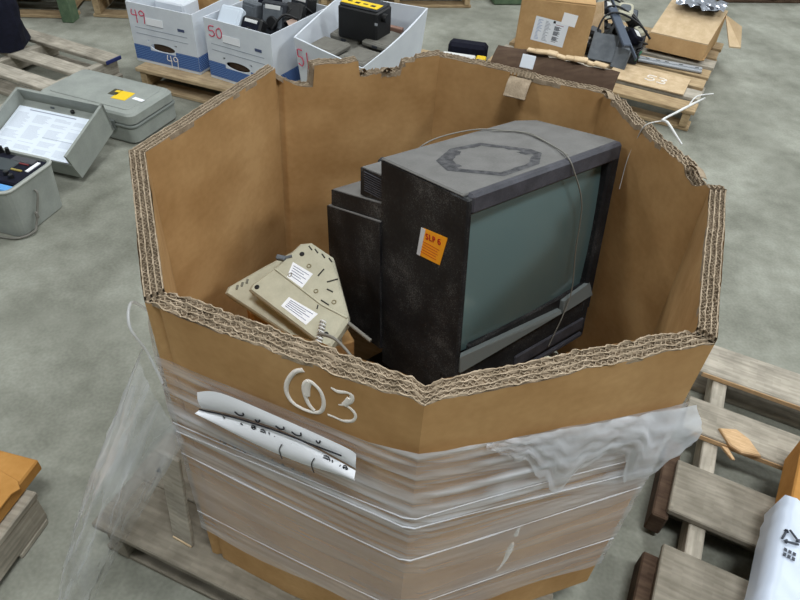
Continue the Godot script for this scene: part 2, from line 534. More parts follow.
func build_pallets() -> void:
	var G: Array = mats.wood_grey
	var T: Array = mats.wood_tan
	# under the octagonal box: front left corner (-.674, -.73)
	var a := deg_to_rad(-20.4)
	var zdir := Vector3(0.349, 0, -0.937)
	pallet("grey wooden pallet carrying the octagonal cardboard box", Vector3(-0.674, 0, -0.73) + zdir * 1.02, a, 1.02, 1.02, even(1.02, 7, 0.004), mats.wood_dim, 0.138)
	# right; the shade on its nearer boards is put into darker wood
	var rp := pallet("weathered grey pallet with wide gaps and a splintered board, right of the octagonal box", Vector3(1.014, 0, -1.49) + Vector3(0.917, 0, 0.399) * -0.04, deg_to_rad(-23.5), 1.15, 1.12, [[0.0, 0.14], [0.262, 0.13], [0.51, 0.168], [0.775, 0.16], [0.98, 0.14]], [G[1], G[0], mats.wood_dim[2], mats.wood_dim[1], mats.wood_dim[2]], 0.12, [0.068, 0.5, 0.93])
	for e in [[0.1405, 1.10], [0.3925, 1.10]]:
		obj("sawn_edge", bx(Vector3(0.57, 0.1095, e[0]), Vector3(e[1], 0.016, 0.003), 0.001), mats.splinter, rp, "pale sawn board edge")
	for e in [[0.43, 0.26], [0.80, 0.30]]:  # added dark blocks stand in for shade under the open board ends
		obj("shade_block", bx(Vector3(-0.012, 0.061, e[0] + e[1] / 2), Vector3(0.04, 0.076, e[1]), 0.004), mats.wood_dark, rp, "added dark block in place of shade under the board ends")
	var sp := MB.new()
	sp.slab([Vector2(0.085, 0.352), Vector2(0.13, 0.332), Vector2(0.165, 0.35), Vector2(0.20, 0.396), Vector2(0.15, 0.41), Vector2(0.118, 0.398)], 0.012, 0.003, Transform3D(Basis.IDENTITY, Vector3(0, 0.1185, 0)))
	obj("splintered_wood", sp, mats.splinter, rp, "pale splintered wood")
	var ns := MB.new()
	ns.slab([Vector2(0.10, 0.399), Vector2(0.118, 0.397), Vector2(0.14, 0.43), Vector2(0.132, 0.432)], 0.008, 0.002, Transform3D(Basis.IDENTITY, Vector3(0, 0.108, 0)))
	obj("splinter", ns, mats.splinter, rp, "pale splinter")
	# left front, mostly outside the frame
	pallet("grey wooden pallet under the flattened orange carton at floor's edge", Vector3(-0.838, 0, -0.805) + Vector3(-0.98, 0, -0.2) * 1.0, deg_to_rad(-11.5), 1.0, 1.1, even(1.1, 7, 0.02), G, 0.13, [0.02, 0.5, 0.98])
	# left back with the navy bag
	var lp := pallet("weathered pale grey pallet with blue painted board end, behind the grey cases", Vector3(-1.598, 0, -3.394) + Vector3(0.914, 0, 0.407) * -1.1, deg_to_rad(-24), 1.1, 0.9, [[0.0, 0.105], [0.205, 0.10], [0.405, 0.10]], G, 0.12, [0.08, 0.55, 0.96])
	obj("painted_end", bx(Vector3(1.104, 0.110, 0.052), Vector3(0.006, 0.019, 0.104), 0.001), mats.blue_paint, lp, "blue painted board end")
	# white boxes
	pallet("tan wooden pallet under the three white file boxes", Vector3(-1.469, 0, -3.257) + Vector3(0.327, 0, -0.945) * 1.0, deg_to_rad(-19.1), 1.3, 1.0, even(1.0, 6, 0.03), T, 0.118, [0.03, 0.5, 0.97])
	# pallet 53
	pallet("tan wooden pallet under the cartons and heaped electronics", Vector3(1.46, 0, -3.209) + Vector3(0.9, 0, 0.436) * -1.15 + Vector3(0.40, 0, -0.90) * 1.15, deg_to_rad(-25.0), 1.16, 1.15, even(1.15, 7, 0.045), [T[0], T[1], G[1]], 0.118, [0.03, 0.5, 0.97])
	# far ones along the upper edge of the frame
	pallet("old tan pallet with green corner block, far behind the navy bag", Vector3(-3.25, 0, -4.84), deg_to_rad(8), 0.95, 0.8, even(0.8, 5, 0.03), [T[1], T[0]], 0.15, [0.04, 0.5, 0.95])
	var gb := obj("corner_block", bx(Vector3(-2.222, 0.075, -4.16), Vector3(0.07, 0.15, 0.1), 0.004), mats.pale_green)
	tag(gb, "faded green wooden block between the two far pallets", "block")
	pallet("old tan pallet on the far floor behind file box 49", Vector3(-2.17, 0, -5.08), deg_to_rad(4), 1.1, 0.85, even(0.85, 5, 0.03), [T[2], T[1]], 0.15, [0.03, 0.5, 0.97])
	pallet("old tan pallet on the far floor between file box 51 and the labelled carton", Vector3(-0.90, 0, -5.60), deg_to_rad(12), 1.1, 0.9, even(0.9, 5, 0.03), [T[0], T[1]], 0.14, [0.03, 0.5, 0.97])
	pallet("dark wooden pallet far behind the open carton", Vector3(2.2, 0, -6.35), deg_to_rad(11), 0.95, 0.85, even(0.85, 5, 0.03), [mats.wood_dark, T[0]], 0.12, [0.03, 0.5, 0.97])

# ---------------------------------------------------------------- the octagonal box
const BOX_AT := Vector3(0.0448, 0.14, -1.1013)
const RIM := 0.774
const THICK := 0.030
const TOP := [Vector2(-0.5826, 0.019), Vector2(-0.4058, -0.4327), Vector2(0.0118, -0.5954), Vector2(0.4282, -0.4217), Vector2(0.5664, 0.0052), Vector2(0.4175, 0.4204), Vector2(-0.0039, 0.5741), Vector2(-0.4156, 0.4203)]
const BOT := [Vector2(-0.5956, -0.0041), Vector2(-0.4201, -0.4268), Vector2(0.0041, -0.5977), Vector2(0.4246, -0.4216), Vector2(0.5951, 0.0028), Vector2(0.4194, 0.4223), Vector2(-0.0038, 0.5943), Vector2(-0.4232, 0.419)]

func corner(i: int, y: float, d: float) -> Vector2:
	i = i % 8
	var p: Vector2 = BOT[i].lerp(TOP[i], y / RIM)
	return p - p.normalized() * (d / cos(PI / 8))

# a point of wall i: t along it, y above the box's base, d inwards from the outer face
func wp(i: int, t: float, y: float, d: float) -> Vector3:
	var p := corner(i, y, d).lerp(corner(i + 1, y, d), t)
	return Vector3(p.x, y, p.y)

func rim_y(i: int, t: float) -> float:
	var y := RIM + noise.get_noise_2d(t * 5.0 + i * 31.0, 2.0) * (0.002 if i == 0 else 0.005)
	if i == 1:
		if t < 0.215:
			y -= 0.012 + 0.042 * sin(clampf(t / 0.215, 0.0, 1.0) * PI * 0.5)
		elif t > 0.49 and t < 0.76:
			y -= 0.040 - 0.010 * (t - 0.49) / 0.27 + 0.006 * noise.get_noise_1d(t * 60.0)
		elif t > 0.76 and t < 0.85:
			y -= 0.010
	if i == 2 and t < 0.1:
		y -= 0.002
	if i == 3:
		y += 0.006 * noise.get_noise_1d(t * 14.0 + 4.0)
		if t > 0.78 and t < 0.97:
			y -= 0.018 * sin((t - 0.78) / 0.19 * PI)
	if i == 5 or i == 6:
		y += 0.0035 * noise.get_noise_1d(t * 9.0 + i * 9.0)
		var k := minf(t, 1.0 - t)
		y -= 0.010 * exp(-k * k * 900.0)
	return y

# how far the crushed front rims slope down towards the outer face
func slump(i: int, t: float, d: float) -> float:
	var k := 0.0
	if i == 6:
		k = 0.013 * minf(1.0, minf(t, 1.0 - t) * 7.0)
	elif i == 5:
		k = 0.007 * minf(1.0, minf(t, 1.0 - t) * 7.0)
	return k * clampf(1.0 - d / THICK, 0.0, 1.0)

func build_gaylord() -> void:
	var g := thing("octagonal_box", "large open octagonal corrugated cardboard box with ragged rim, holding the old television", "box", BOX_AT)
	for i in 8:
		var mb := MB.new()
		var N := 80
		var ys := [0.0, 0.15, 0.35, 0.55, 0.68, 1.0]
		var outer := []
		var inner := []
		for r in ys.size():
			var lo := []
			var li := []
			for c in N + 1:
				var t := float(c) / N
				var top := rim_y(i, t) - 0.003
				var y: float = ys[r] if r < 5 else top
				y = minf(y, top - slump(i, t, 0.0)) if r == 5 else minf(y, top)
				var warp := 0.0035 * noise.get_noise_3d(t * 2.0 + i * 7.0, y * 3.0, 5.0) * minf(1.0, minf(t, 1.0 - t) * 8.0)
				var fold := 0.008 * exp(-pow((t - 0.957) / 0.010, 2.0)) if i == 6 else 0.0
				var seam := 0.014 * exp(-pow((t - 0.020) / 0.012, 2.0)) if i == 1 else 0.0
				lo.append(wp(i, t, y, warp + fold))
				li.append(wp(i, t, y if r < 5 else top, THICK + warp - seam))
			outer.append(lo)
			inner.append(li)
		mb.grid(outer, Vector3(0, 0.4, 0))
		mb.grid(inner, wp(i, 0.5, 0.4, -0.5))
		for c in N:
			mb.quad(outer[0][c], outer[0][c + 1], inner[0][c + 1], inner[0][c], Vector3(0, 1, 0))
		var panel := obj("wall_panel", mb, mats.card, g)
		# the exposed edge: liners with fluted sheets between them
		var eb := MB.new()
		var length: float = TOP[i].distance_to(TOP[(i + 1) % 8])
		var front := i == 5 or i == 6
		var crush := 0.0022 if front else (0.0014 if i == 3 else 0.0006)
		var deep := 0.007 if front else 0.011
		for c in N:      # bottom of the gaps between the sheets
			var ta := float(c) / N
			var tb2 := float(c + 1) / N
			eb.quad(wp(i, ta, rim_y(i, ta) - deep - slump(i, ta, 0.0), 0.0006), wp(i, tb2, rim_y(i, tb2) - deep - slump(i, tb2, 0.0), 0.0006), wp(i, tb2, rim_y(i, tb2) - deep, THICK - 0.0006), wp(i, ta, rim_y(i, ta) - deep, THICK - 0.0006), Vector3(0, 0, 0))
		var M := 110
		for k in 4:
			var d0 := 0.0008 + k * 0.0088
			var rows := []
			for c in M + 1:
				var t := float(c) / M
				var y := rim_y(i, t) + noise.get_noise_2d(t * (26.0 if front else 45.0) + k * 50.0, i * 9.0) * (0.0026 if front else (0.0018 if i == 0 else 0.0036)) - 0.001
				var dd := clampf(d0 + crush * noise.get_noise_2d(t * 22.0 + k * 19.0, i * 5.0) * 2.0, -0.003 if front else 0.0006, THICK + (0.002 if front else -0.0026))
				var sl := slump(i, t, d0)
				y -= sl
				var base := rim_y(i, t) - sl
				rows.append([wp(i, t, base - deep - 0.002, d0), wp(i, t, base - 0.004, d0), wp(i, t, y, dd), wp(i, t, y, dd + 0.0021), wp(i, t, base - 0.004, d0 + 0.0021), wp(i, t, base - deep - 0.002, d0 + 0.0021)])
			for c in M:
				for q in 5:
					eb.quad(rows[c][q], rows[c + 1][q], rows[c + 1][q + 1], rows[c][q + 1], (rows[c][0] + rows[c][5]) * 0.5 - Vector3(0, 0.01, 0))
		var waves := int(length / 0.0095)
		for k in 3:
			var F := waves * 6
			var prev := []
			for c in F + 1:
				var t := float(c) / F
				var mid := 0.0029 + 0.0088 * k + 0.0034 + crush * noise.get_noise_2d(t * 22.0 + k * 19.0 + 9.0, i * 5.0) * 1.4
				var d := mid + (0.0022 if front else 0.0028) * sin(TAU * t * waves)
				var hw := 0.0008 if front else 0.0007
				var base := rim_y(i, t) - slump(i, t, d)
				var y := base - 0.003 + noise.get_noise_2d(t * 50.0 + k * 77.0, i * 3.0) * (0.0024 if front else (0.0016 if i == 0 else 0.0034))
				var now := [wp(i, t, base - deep - 0.001, d - hw), wp(i, t, y, d - hw), wp(i, t, y, d + hw), wp(i, t, base - deep - 0.001, d + hw)]
				if c > 0:
					for q in 3:
						eb.quad(prev[q], now[q], now[q + 1], prev[q + 1], (now[0] + now[3]) * 0.5 - Vector3(0, 0.01, 0))
				prev = now
		obj("fluted_edge", eb, mats.edge, panel, "ragged pale corrugated edge")
	# painted number and marks
	var p6 := MB.new()
	var six := [Vector2(0.404, 0.7427), Vector2(0.437, 0.7314), Vector2(0.466, 0.7062), Vector2(0.474, 0.6828), Vector2(0.457, 0.6642), Vector2(0.42, 0.6571), Vector2(0.375, 0.6588), Vector2(0.345, 0.6684), Vector2(0.333, 0.6891), Vector2(0.342, 0.7106), Vector2(0.363, 0.7207), Vector2(0.384, 0.7244), Vector2(0.403, 0.7138), Vector2(0.405, 0.6963), Vector2(0.392, 0.675), Vector2(0.371, 0.6643)]
	p6.tube(on_wall(6, six, 0.0032), [0.0045, 0.0048, 0.0042, 0.0047, 0.0044, 0.0048, 0.0044], 8)
	p6.tube(on_wall(6, [Vector2(0.384, 0.7244), Vector2(0.392, 0.710), Vector2(0.395, 0.692)], 0.0045), 0.0065, 8)
	p6.tube(on_wall(6, [Vector2(0.306, 0.7294), Vector2(0.282, 0.7266), Vector2(0.251, 0.7316), Vector2(0.234, 0.7293), Vector2(0.237, 0.716), Vector2(0.261, 0.7038), Vector2(0.279, 0.6997)], 0.0036), [0.0044, 0.0056, 0.0048, 0.0058, 0.0052, 0.0046], 8)
	p6.tube(on_wall(6, [Vector2(0.238, 0.722), Vector2(0.248, 0.712), Vector2(0.258, 0.704)], 0.006), 0.0085, 8)
	p6.tube(on_wall(6, [Vector2(0.261, 0.7038), Vector2(0.236, 0.701), Vector2(0.219, 0.69), Vector2(0.229, 0.6764), Vector2(0.261, 0.6684), Vector2(0.297, 0.6686), Vector2(0.319, 0.6678)], 0.0032), [0.0044, 0.0046, 0.0042, 0.0050, 0.0046, 0.0042], 8)
	obj("painted_number", p6, mats.paint, g, "white painted number 63")
	var dash := MB.new()
	dash.tube(on_wall(5, [Vector2(0.572, 0.215), Vector2(0.55, 0.245), Vector2(0.54, 0.287), Vector2(0.536, 0.31)], 0.004), [0.006, 0.007, 0.009, 0.0055], 8)
	dash.tube(on_wall(5, [Vector2(0.533, 0.335), Vector2(0.528, 0.365)], 0.003), [0.006, 0.0045], 8)
	obj("painted_dash", dash, mats.paint, g, "white painted dash")
	var scr := MB.new()
	for k in 9:
		var t0 := 0.80 - k * 0.045
		scr.tube(on_wall(6, [Vector2(t0, 0.475 + 0.004 * sin(k * 2.1)), Vector2(t0 - 0.012, 0.49), Vector2(t0 - 0.02, 0.472), Vector2(t0 - 0.032, 0.484)], 0.0006), 0.0014, 6)
	obj("handwriting", scr, flat(Color(0.25, 0.17, 0.10), 0.9), g, "faded dark handwriting")
	# the torn tab that is bent inwards over the back rim
	var tab := MB.new()
	var n2 := (wp(2, 0.5, RIM, 0.1) - wp(2, 0.5, RIM, 0.0)).normalized()
	var b0 := wp(2, 0.455, RIM - 0.012, THICK)
	var b1 := wp(2, 0.585, RIM - 0.012, THICK)
	var ribs := [[0.0, 0.0], [0.014, -0.004], [0.026, -0.016], [0.032, -0.030], [0.038, -0.036]]
	for side in 2:
		var rows := []
		for r in ribs:
			var line := []
			for c in 7:
				var t := c / 6.0
				var q: Vector3 = b0.lerp(b1, t) + n2 * (r[0] + 0.0035 * side) + Vector3(0, r[1] + 0.0035 * side + 0.003 * sin(c * 2.6) * float(r[0] > 0.045), 0)
				line.append(q)
			rows.append(line)
		tab.grid(rows, b0 + Vector3(0, 0.2 if side == 0 else -0.2, 0))
	for k in 7:
		tab.tube([b0.lerp(b1, k / 6.0) + Vector3(0, 0.006, 0) + n2 * 0.001, b0.lerp(b1, k / 6.0 + 0.01) + Vector3(0, 0.018, 0) - n2 * 0.006], 0.0028, 5)
	for k in 3:
		tab.tube([b0 + n2 * (0.036 - k * 0.004) + Vector3(0, -0.032 + k * 0.006, 0), b1 + n2 * (0.037 - k * 0.004) + Vector3(0, -0.032 + k * 0.006, 0)], 0.0022, 5)
	obj("torn_tab", tab, mats.edge, g, "torn tab bent inwards")
	var lb := MB.new()
	var l0 := wp(2, 0.50, RIM + 0.012, 0.012)
	lb.box(l0 + Vector3(0.012, 0.012, 0), Vector3(0.034, 0.032, 0.003), 0.001, Basis(Vector3.UP, -0.38) * Basis(Vector3.RIGHT, -0.5))
	obj("label_scrap", lb, mats.white_card, g, "white label scrap")
	# flap folded out behind the same wall
	var fb := MB.new()
	var outd := -n2
	for side in 2:
		var rows := []
		for r in 5:
			var s := r / 4.0
			var line := []
			for c in 17:
				var t := 0.30 + 0.695 * c / 16.0
				var rag := 0.016 * noise.get_noise_1d(c * 3.3) * s
				if c > 3 and c < 7:
					rag += 0.02 * s
				line.append(wp(2, t, RIM - 0.022, -0.002 - 0.004 * side) + outd * (0.062 + rag) * s + Vector3(0, 0.042 * s + 0.008 * sin(s * PI), 0))
			rows.append(line)
		fb.grid(rows, wp(2, 0.6, RIM + (0.3 if side == 1 else -0.3), -0.05))
	obj("folded_flap", fb, mats.wood_dark, g, "dark brown flap folded outwards")
	var tb2 := MB.new()
	for k in 8:
		var t := 0.50 + 0.055 * k
		var q := wp(2, t, RIM + 0.021, -0.002) + outd * 0.066
		tb2.box(q + Vector3(0, 0.004 + 0.002 * (k % 3), 0), Vector3(0.028 + 0.008 * (k % 2), 0.007, 0.018 + 0.004 * (k % 3)), 0.002, Basis(Vector3.UP, -0.4 + 0.3 * sin(k * 1.7)))
	obj("torn_liner", tb2, mats.card_pale, g, "pale torn liner scraps").set_meta("kind", "stuff")
	# torn curls at the right rim
	for e in [[3, 0.86, 0.012, 0.05], [3, 0.06, 0.02, 0.04], [1, 0.52, 0.012, 0.02], [1, 0.66, 0.018, 0.03]]:
		var cu := MB.new()
		for side in 2:
			var rows := []
			for r in 4:
				var line := []
				for c in 6:
					var s := c / 5.0
					line.append(wp(e[0], e[1] + e[3] * (s - 0.5) * 2.0, RIM - 0.006 + 0.010 * sin(s * PI) - 0.05 * float(e[0] == 1) * 0.7, e[2]) + Vector3(0, 0.004 * r + 0.0015 * side, 0) + (wp(e[0], 0.5, RIM, 0.1) - wp(e[0], 0.5, RIM, 0.0)).normalized() * (0.010 * r * r / 4.0))
				rows.append(line)
			cu.grid(rows, Vector3(0, 0.5, 0))
		obj("torn_curl", cu, mats.edge, g)

func on_wall(i: int, pts: Array, d: float, smooth := 3) -> Array:
	var out := []
	for p in (curve(pts, smooth) if smooth > 1 else pts):
		out.append(wp(i, p.x, p.y, d))
	return out

# ---------------------------------------------------------------- stretch film and the paper under it
func film_top(i: int, t: float) -> float:
	if i == 5:
		return lerpf(0.636, 0.672, t)
	if i == 6:
		return lerpf(0.672, 0.656, minf(t * 5.0, 1.0)) + 0.003 * sin(t * 9.0) * t
	if i == 7:
		return lerpf(0.652, 0.63, t)
	if i == 4:
		return lerpf(0.60, 0.636, t)
	return lerpf(0.63, 0.60, clampf((i + t) / 4.0, 0.0, 1.0))

func build_film() -> void:
	var f := thing("stretch_film", "clear plastic stretch film wrapped in creased bands round the lower octagonal box", "plastic wrap", BOX_AT)
	var mb := MB.new()
	var rows := []
	var cols := []
	var R := 110
	var soft := [[0.565, 0.10], [0.535, 0.16], [0.505, 0.22], [0.474, 0.34], [0.397, 0.40], [0.21, 0.30], [0.17, 0.16], [0.13, 0.26]]  # denser white bands: soft glow along the streaks put into opacity
	for r in R + 1:
		var line := []
		var cl := []
		for i in 8:
			for c in (13 if i == 7 else 12):
				var t := c / 12.0
				var top := film_top(i, t)
				var low := 0.105 + 0.02 * sin(i * 1.3) + 0.012 * sin(t * 7.0 + i)
				var y := lerpf(low, top, float(r) / R)
				var s := (i + t) * 0.45
				var up := clampf((y - 0.36) / 0.10, 0.0, 1.0)
				var band := lerpf(0.7 * noise.get_noise_2d(s * 1.1 + 20.0, y * 11.0 + 0.5 * sin(s * 3.0)), noise.get_noise_2d(s * 1.6, y * 34.0 + 0.8 * sin(s * 3.0)), up)
				var fine := noise.get_noise_2d(s * 4.0 + 50.0, y * 120.0) * lerpf(0.35, 1.0, up)
				var edge := minf(1.0, minf(t, 1.0 - t) * 10.0)
				var off := 0.0095 + 0.003 * band + 0.0022 * fine
				off *= lerpf(0.75, 1.0, edge)
				line.append(wp(i, t, y, -off))
				var al := 0.25 + 0.40 * clampf(band * 1.7, -0.4, 0.9) + 0.16 * fine
				if y > top - 0.03:
					al += 0.16
				if y > 0.40 and y < 0.6:
					al += 0.10
				if i == 5 and t < 0.75 and y > 0.47 - 0.10 * (0.4 - t):
					al += 0.30 * clampf(noise.get_noise_2d(t * 4.0, y * 9.0 + 3.0) + 0.5, 0.0, 1.0)
				al = lerpf(0.30 + 0.20 * band + 0.08 * fine, al, clampf((y - 0.34) / 0.12, 0.0, 1.0))
				for q in soft:
					var yy: float = q[0] + 0.012 * sin(s * 5.1 + q[0] * 40.0)
					al += q[1] * exp(-pow((y - yy) / 0.0055, 2.0)) * (0.6 + 0.8 * noise.get_noise_2d(s * 5.0, q[0] * 90.0))
				cl.append(Color(1, 1, 1, clampf(al, 0.10, 0.8)))
		rows.append(line)
		cols.append(cl)
	mb.grid(rows, Vector3(0, 0.4, 0), cols)
	obj("film_band", mb, mats.film, f)
	# ropes of bunched film
	var rope := MB.new()
	rope.col = Color(1, 1, 1, 0.38)
	var ys := [0.505, 0.474, 0.397, 0.21]
	for k in ys.size():
		for piece in 2:
			var pts := []
			var rad := []
			var s0: float = 5.03 if piece == 0 else 5.98
			var n := 22
			for c in n + 1:
				var s := s0 + 1.0 * c / n
				var i := int(floor(s))
				var t := s - i
				var y: float = ys[k] + 0.012 * sin(s * 0.45 * 5.1 + ys[k] * 40.0) 
				if y > film_top(i, t) - 0.002:
					y = film_top(i, t) - 0.002
				pts.append(wp(i, t, y, -0.0125))
				rad.append(maxf(0.0004, 0.0017 * (0.8 + 0.9 * noise.get_noise_2d(s * 3.0, k * 11.0)) * (1.0 if k in [1, 2] else 0.6)))
			rope.tube(pts, rad, 5)
	obj("film_rope", rope, mats.film, f, "bunched ropes of film").set_meta("kind", "stuff")
	# puffed sheet over the right front corner
	var puff := MB.new()
	var hang := Curve.new()
	for e in [[0.0, 0.655], [0.18, 0.605], [0.32, 0.54], [0.42, 0.478], [0.50, 0.53], [0.63, 0.555], [0.72, 0.548], [0.80, 0.45], [0.92, 0.445], [1.0, 0.50]]:
		hang.add_point(Vector2(e[0], e[1]))
	rows = []
	cols = []
	for r in 17:
		var line := []
		var cl := []
		var v := r / 16.0
		for c in 41:
			var u := c / 40.0
			var t := 0.78 * (1.0 - u)
			var y := lerpf(film_top(5, t) + 0.002, hang.sample_baked(u) + 0.010 * noise.get_noise_1d(u * 30.0), v)
			var q := wp(5, t, y, -0.014 - 0.010 * sin(v * PI) * u - 0.005 * noise.get_noise_2d(u * 7.0, v * 4.0))
			q += Vector3(0.93, 0, 0.1) * (0.024 * pow(u, 3.0) * sin(clampf(v * 0.85 + 0.05, 0.0, 1.0) * PI))
			line.append(q)
			cl.append(Color(1, 1, 1, clampf(0.50 + 0.30 * noise.get_noise_2d(u * 6.0 + 3.0, v * 6.0) + 0.12 * u - 0.35 * pow(1.0 - u, 4.0) + 0.15 * exp(-v * 8.0), 0.08, 0.78)))
		rows.append(line)
		cols.append(cl)
	puff.grid(rows, Vector3(0, 0.4, 0), cols)
	obj("loose_fold", puff, mats.film, f, "whitish crumpled fold of film")
	# tail that runs off the left corner to the floor
	var tail := MB.new()
	rows = []
	cols = []
	var off := -BOX_AT
	var bot := [Vector3(-0.650, 0.004, -0.665), Vector3(-0.660, 0.004, -0.60), Vector3(-0.70, 0.004, -0.585), Vector3(-0.735, 0.006, -0.61), Vector3(-0.755, 0.006, -0.70)]
	var up := [wp(6, 0.93, 0.46, -0.016) + BOX_AT, wp(6, 0.985, 0.54, -0.022) + BOX_AT, wp(7, 0.02, 0.60, -0.028) + BOX_AT, wp(7, 0.15, 0.60, -0.035) + BOX_AT, wp(7, 0.32, 0.55, -0.03) + BOX_AT]
	up = curve(up, 6)
	bot = curve(bot, 6)
	for r in 29:
		var v := r / 28.0
		var line := []
		var cl := []
		for c in up.size():
			var u := float(c) / (up.size() - 1)
			var q: Vector3 = up[c].lerp(bot[c], v)
			q += Vector3(-0.02, -0.03, 0.01) * sin(v * PI) * (0.3 + u)
			q += Vector3(-0.6, 0.2, 0.7) * (0.014 * noise.get_noise_2d(u * 9.0 + v * 3.0, v * 3.0) * (0.3 + sin(v * PI)))
			if q.y < 0.004:
				q.y = 0.004
			line.append(q + off)
			cl.append(Color(1, 1, 1, clampf(0.20 + 0.34 * noise.get_noise_2d(u * 12.0, v * 2.5 + 8.0) + 0.26 * exp(-pow((v - 0.22) * 6.0, 2.0)) - 0.10 * absf(u - 0.5), 0.05, 0.6)))  # denser across the bunch, its highlight put into the opacity
		rows.append(line)
		cols.append(cl)
	tail.grid(rows, Vector3(0, 0.0, -0.3), cols)
	obj("film_tail", tail, mats.film, f, "loose tail of film draped to the floor")
	var loop := MB.new()
	loop.col = Color(1, 1, 1, 0.3)
	loop.tube(curve([wp(7, 0.12, 0.70, -0.004), wp(7, 0.10, 0.735, -0.022), wp(7, 0.04, 0.715, -0.03), wp(7, 0.02, 0.66, -0.016), wp(6, 0.97, 0.60, -0.014)], 6), 0.0025, 5)
	obj("film_loop", loop, mats.film, f, "thin loop of film")

	# folded white paper
	var p := thing("paper_sheet", "folded white paper with black handwriting tucked under the film below the number 63", "paper", BOX_AT)
	var top := curve([Vector2(0.811, 0.618), Vector2(0.707, 0.641), Vector2(0.47, 0.640), Vector2(0.235, 0.633), Vector2(0.205, 0.6215)], 6)
	var mid := curve([Vector2(0.806, 0.580), Vector2(0.67, 0.597), Vector2(0.504, 0.609), Vector2(0.36, 0.606), Vector2(0.204, 0.592)], 6)
	var low := curve([Vector2(0.815, 0.574), Vector2(0.62, 0.555), Vector2(0.433, 0.554), Vector2(0.28, 0.566), Vector2(0.203, 0.574)], 6)
	for part in 2:
		var m := MB.new()
		var a: Array = top if part == 0 else mid
		var b: Array = mid if part == 0 else low
		var rr := []
		for r in 9:
			var v := r / 8.0
			var line := []
			for c in a.size():
				var q: Vector2 = a[c].lerp(b[c], v)
				var d := 0.0165 + (0.003 * sin(v * PI) if part == 0 else 0.003 + 0.009 * sin(v * PI * 0.9))
				line.append(wp(6, q.x, q.y, -d))
			rr.append(line)
		m.grid(rr, Vector3(0, 0.4, 0))
		obj("upper_leaf" if part == 0 else "rolled_leaf", m, mats.paper, p)
	var ink := MB.new()
	ink.tube(on_wall(6, [Vector2(0.802, 0.5834), Vector2(0.67, 0.6), Vector2(0.504, 0.6122), Vector2(0.386, 0.6154), Vector2(0.253, 0.6186)], -0.0225), 0.0013, 5)
	for q in [[0.655, 0.614, 1.0], [0.575, 0.616, 0.5], [0.495, 0.622, 0.9], [0.435, 0.624, 1.0], [0.345, 0.627, 0.4]]:
		var w: float = q[2]
		ink.tube(on_wall(6, [Vector2(q[0], q[1] - 0.001), Vector2(q[0] - 0.016 * w, q[1] - 0.005), Vector2(q[0] - 0.034 * w, q[1] - 0.001), Vector2(q[0] - 0.034 * w, q[1] + 0.005 * w)], -0.0200), 0.0012, 5)
	for q in [[0.70, 0.592, 0.5, 0], [0.63, 0.594, 0.6, 0], [0.585, 0.598, 0.8, 1], [0.55, 0.596, 1.0, 1], [0.515, 0.598, 0.9, 2], [0.43, 0.594, 1.1, 2], [0.375, 0.592, 0.7, 0], [0.315, 0.596, 1.2, 1], [0.28, 0.594, 1.2, 2], [0.245, 0.594, 0.8, 1]]:
		var w: float = q[2]
		var sh: Array = [[Vector2(0, 0.003), Vector2(-0.014, -0.002)], [Vector2(0, 0.006), Vector2(-0.012, 0.007), Vector2(-0.018, 0), Vector2(-0.006, -0.005), Vector2(0.002, 0.001), Vector2(-0.014, 0.001)], [Vector2(0.004, 0.005), Vector2(0.0, -0.005), Vector2(-0.014, -0.005), Vector2(-0.020, 0.002)]][q[3]]
		var line := []
		for e in sh:
			line.append(Vector2(q[0], q[1]) + e * w)
		ink.tube(on_wall(6, line, -0.0235), 0.0010, 4)
	for t in [0.465, 0.345]:
		ink.tube(on_wall(6, [Vector2(t, 0.594), Vector2(t + 0.012, 0.575), Vector2(t + 0.004, 0.556)], -0.0285), 0.0009, 4)
	obj("handwriting", ink, mats.ink, p, "black handwriting")

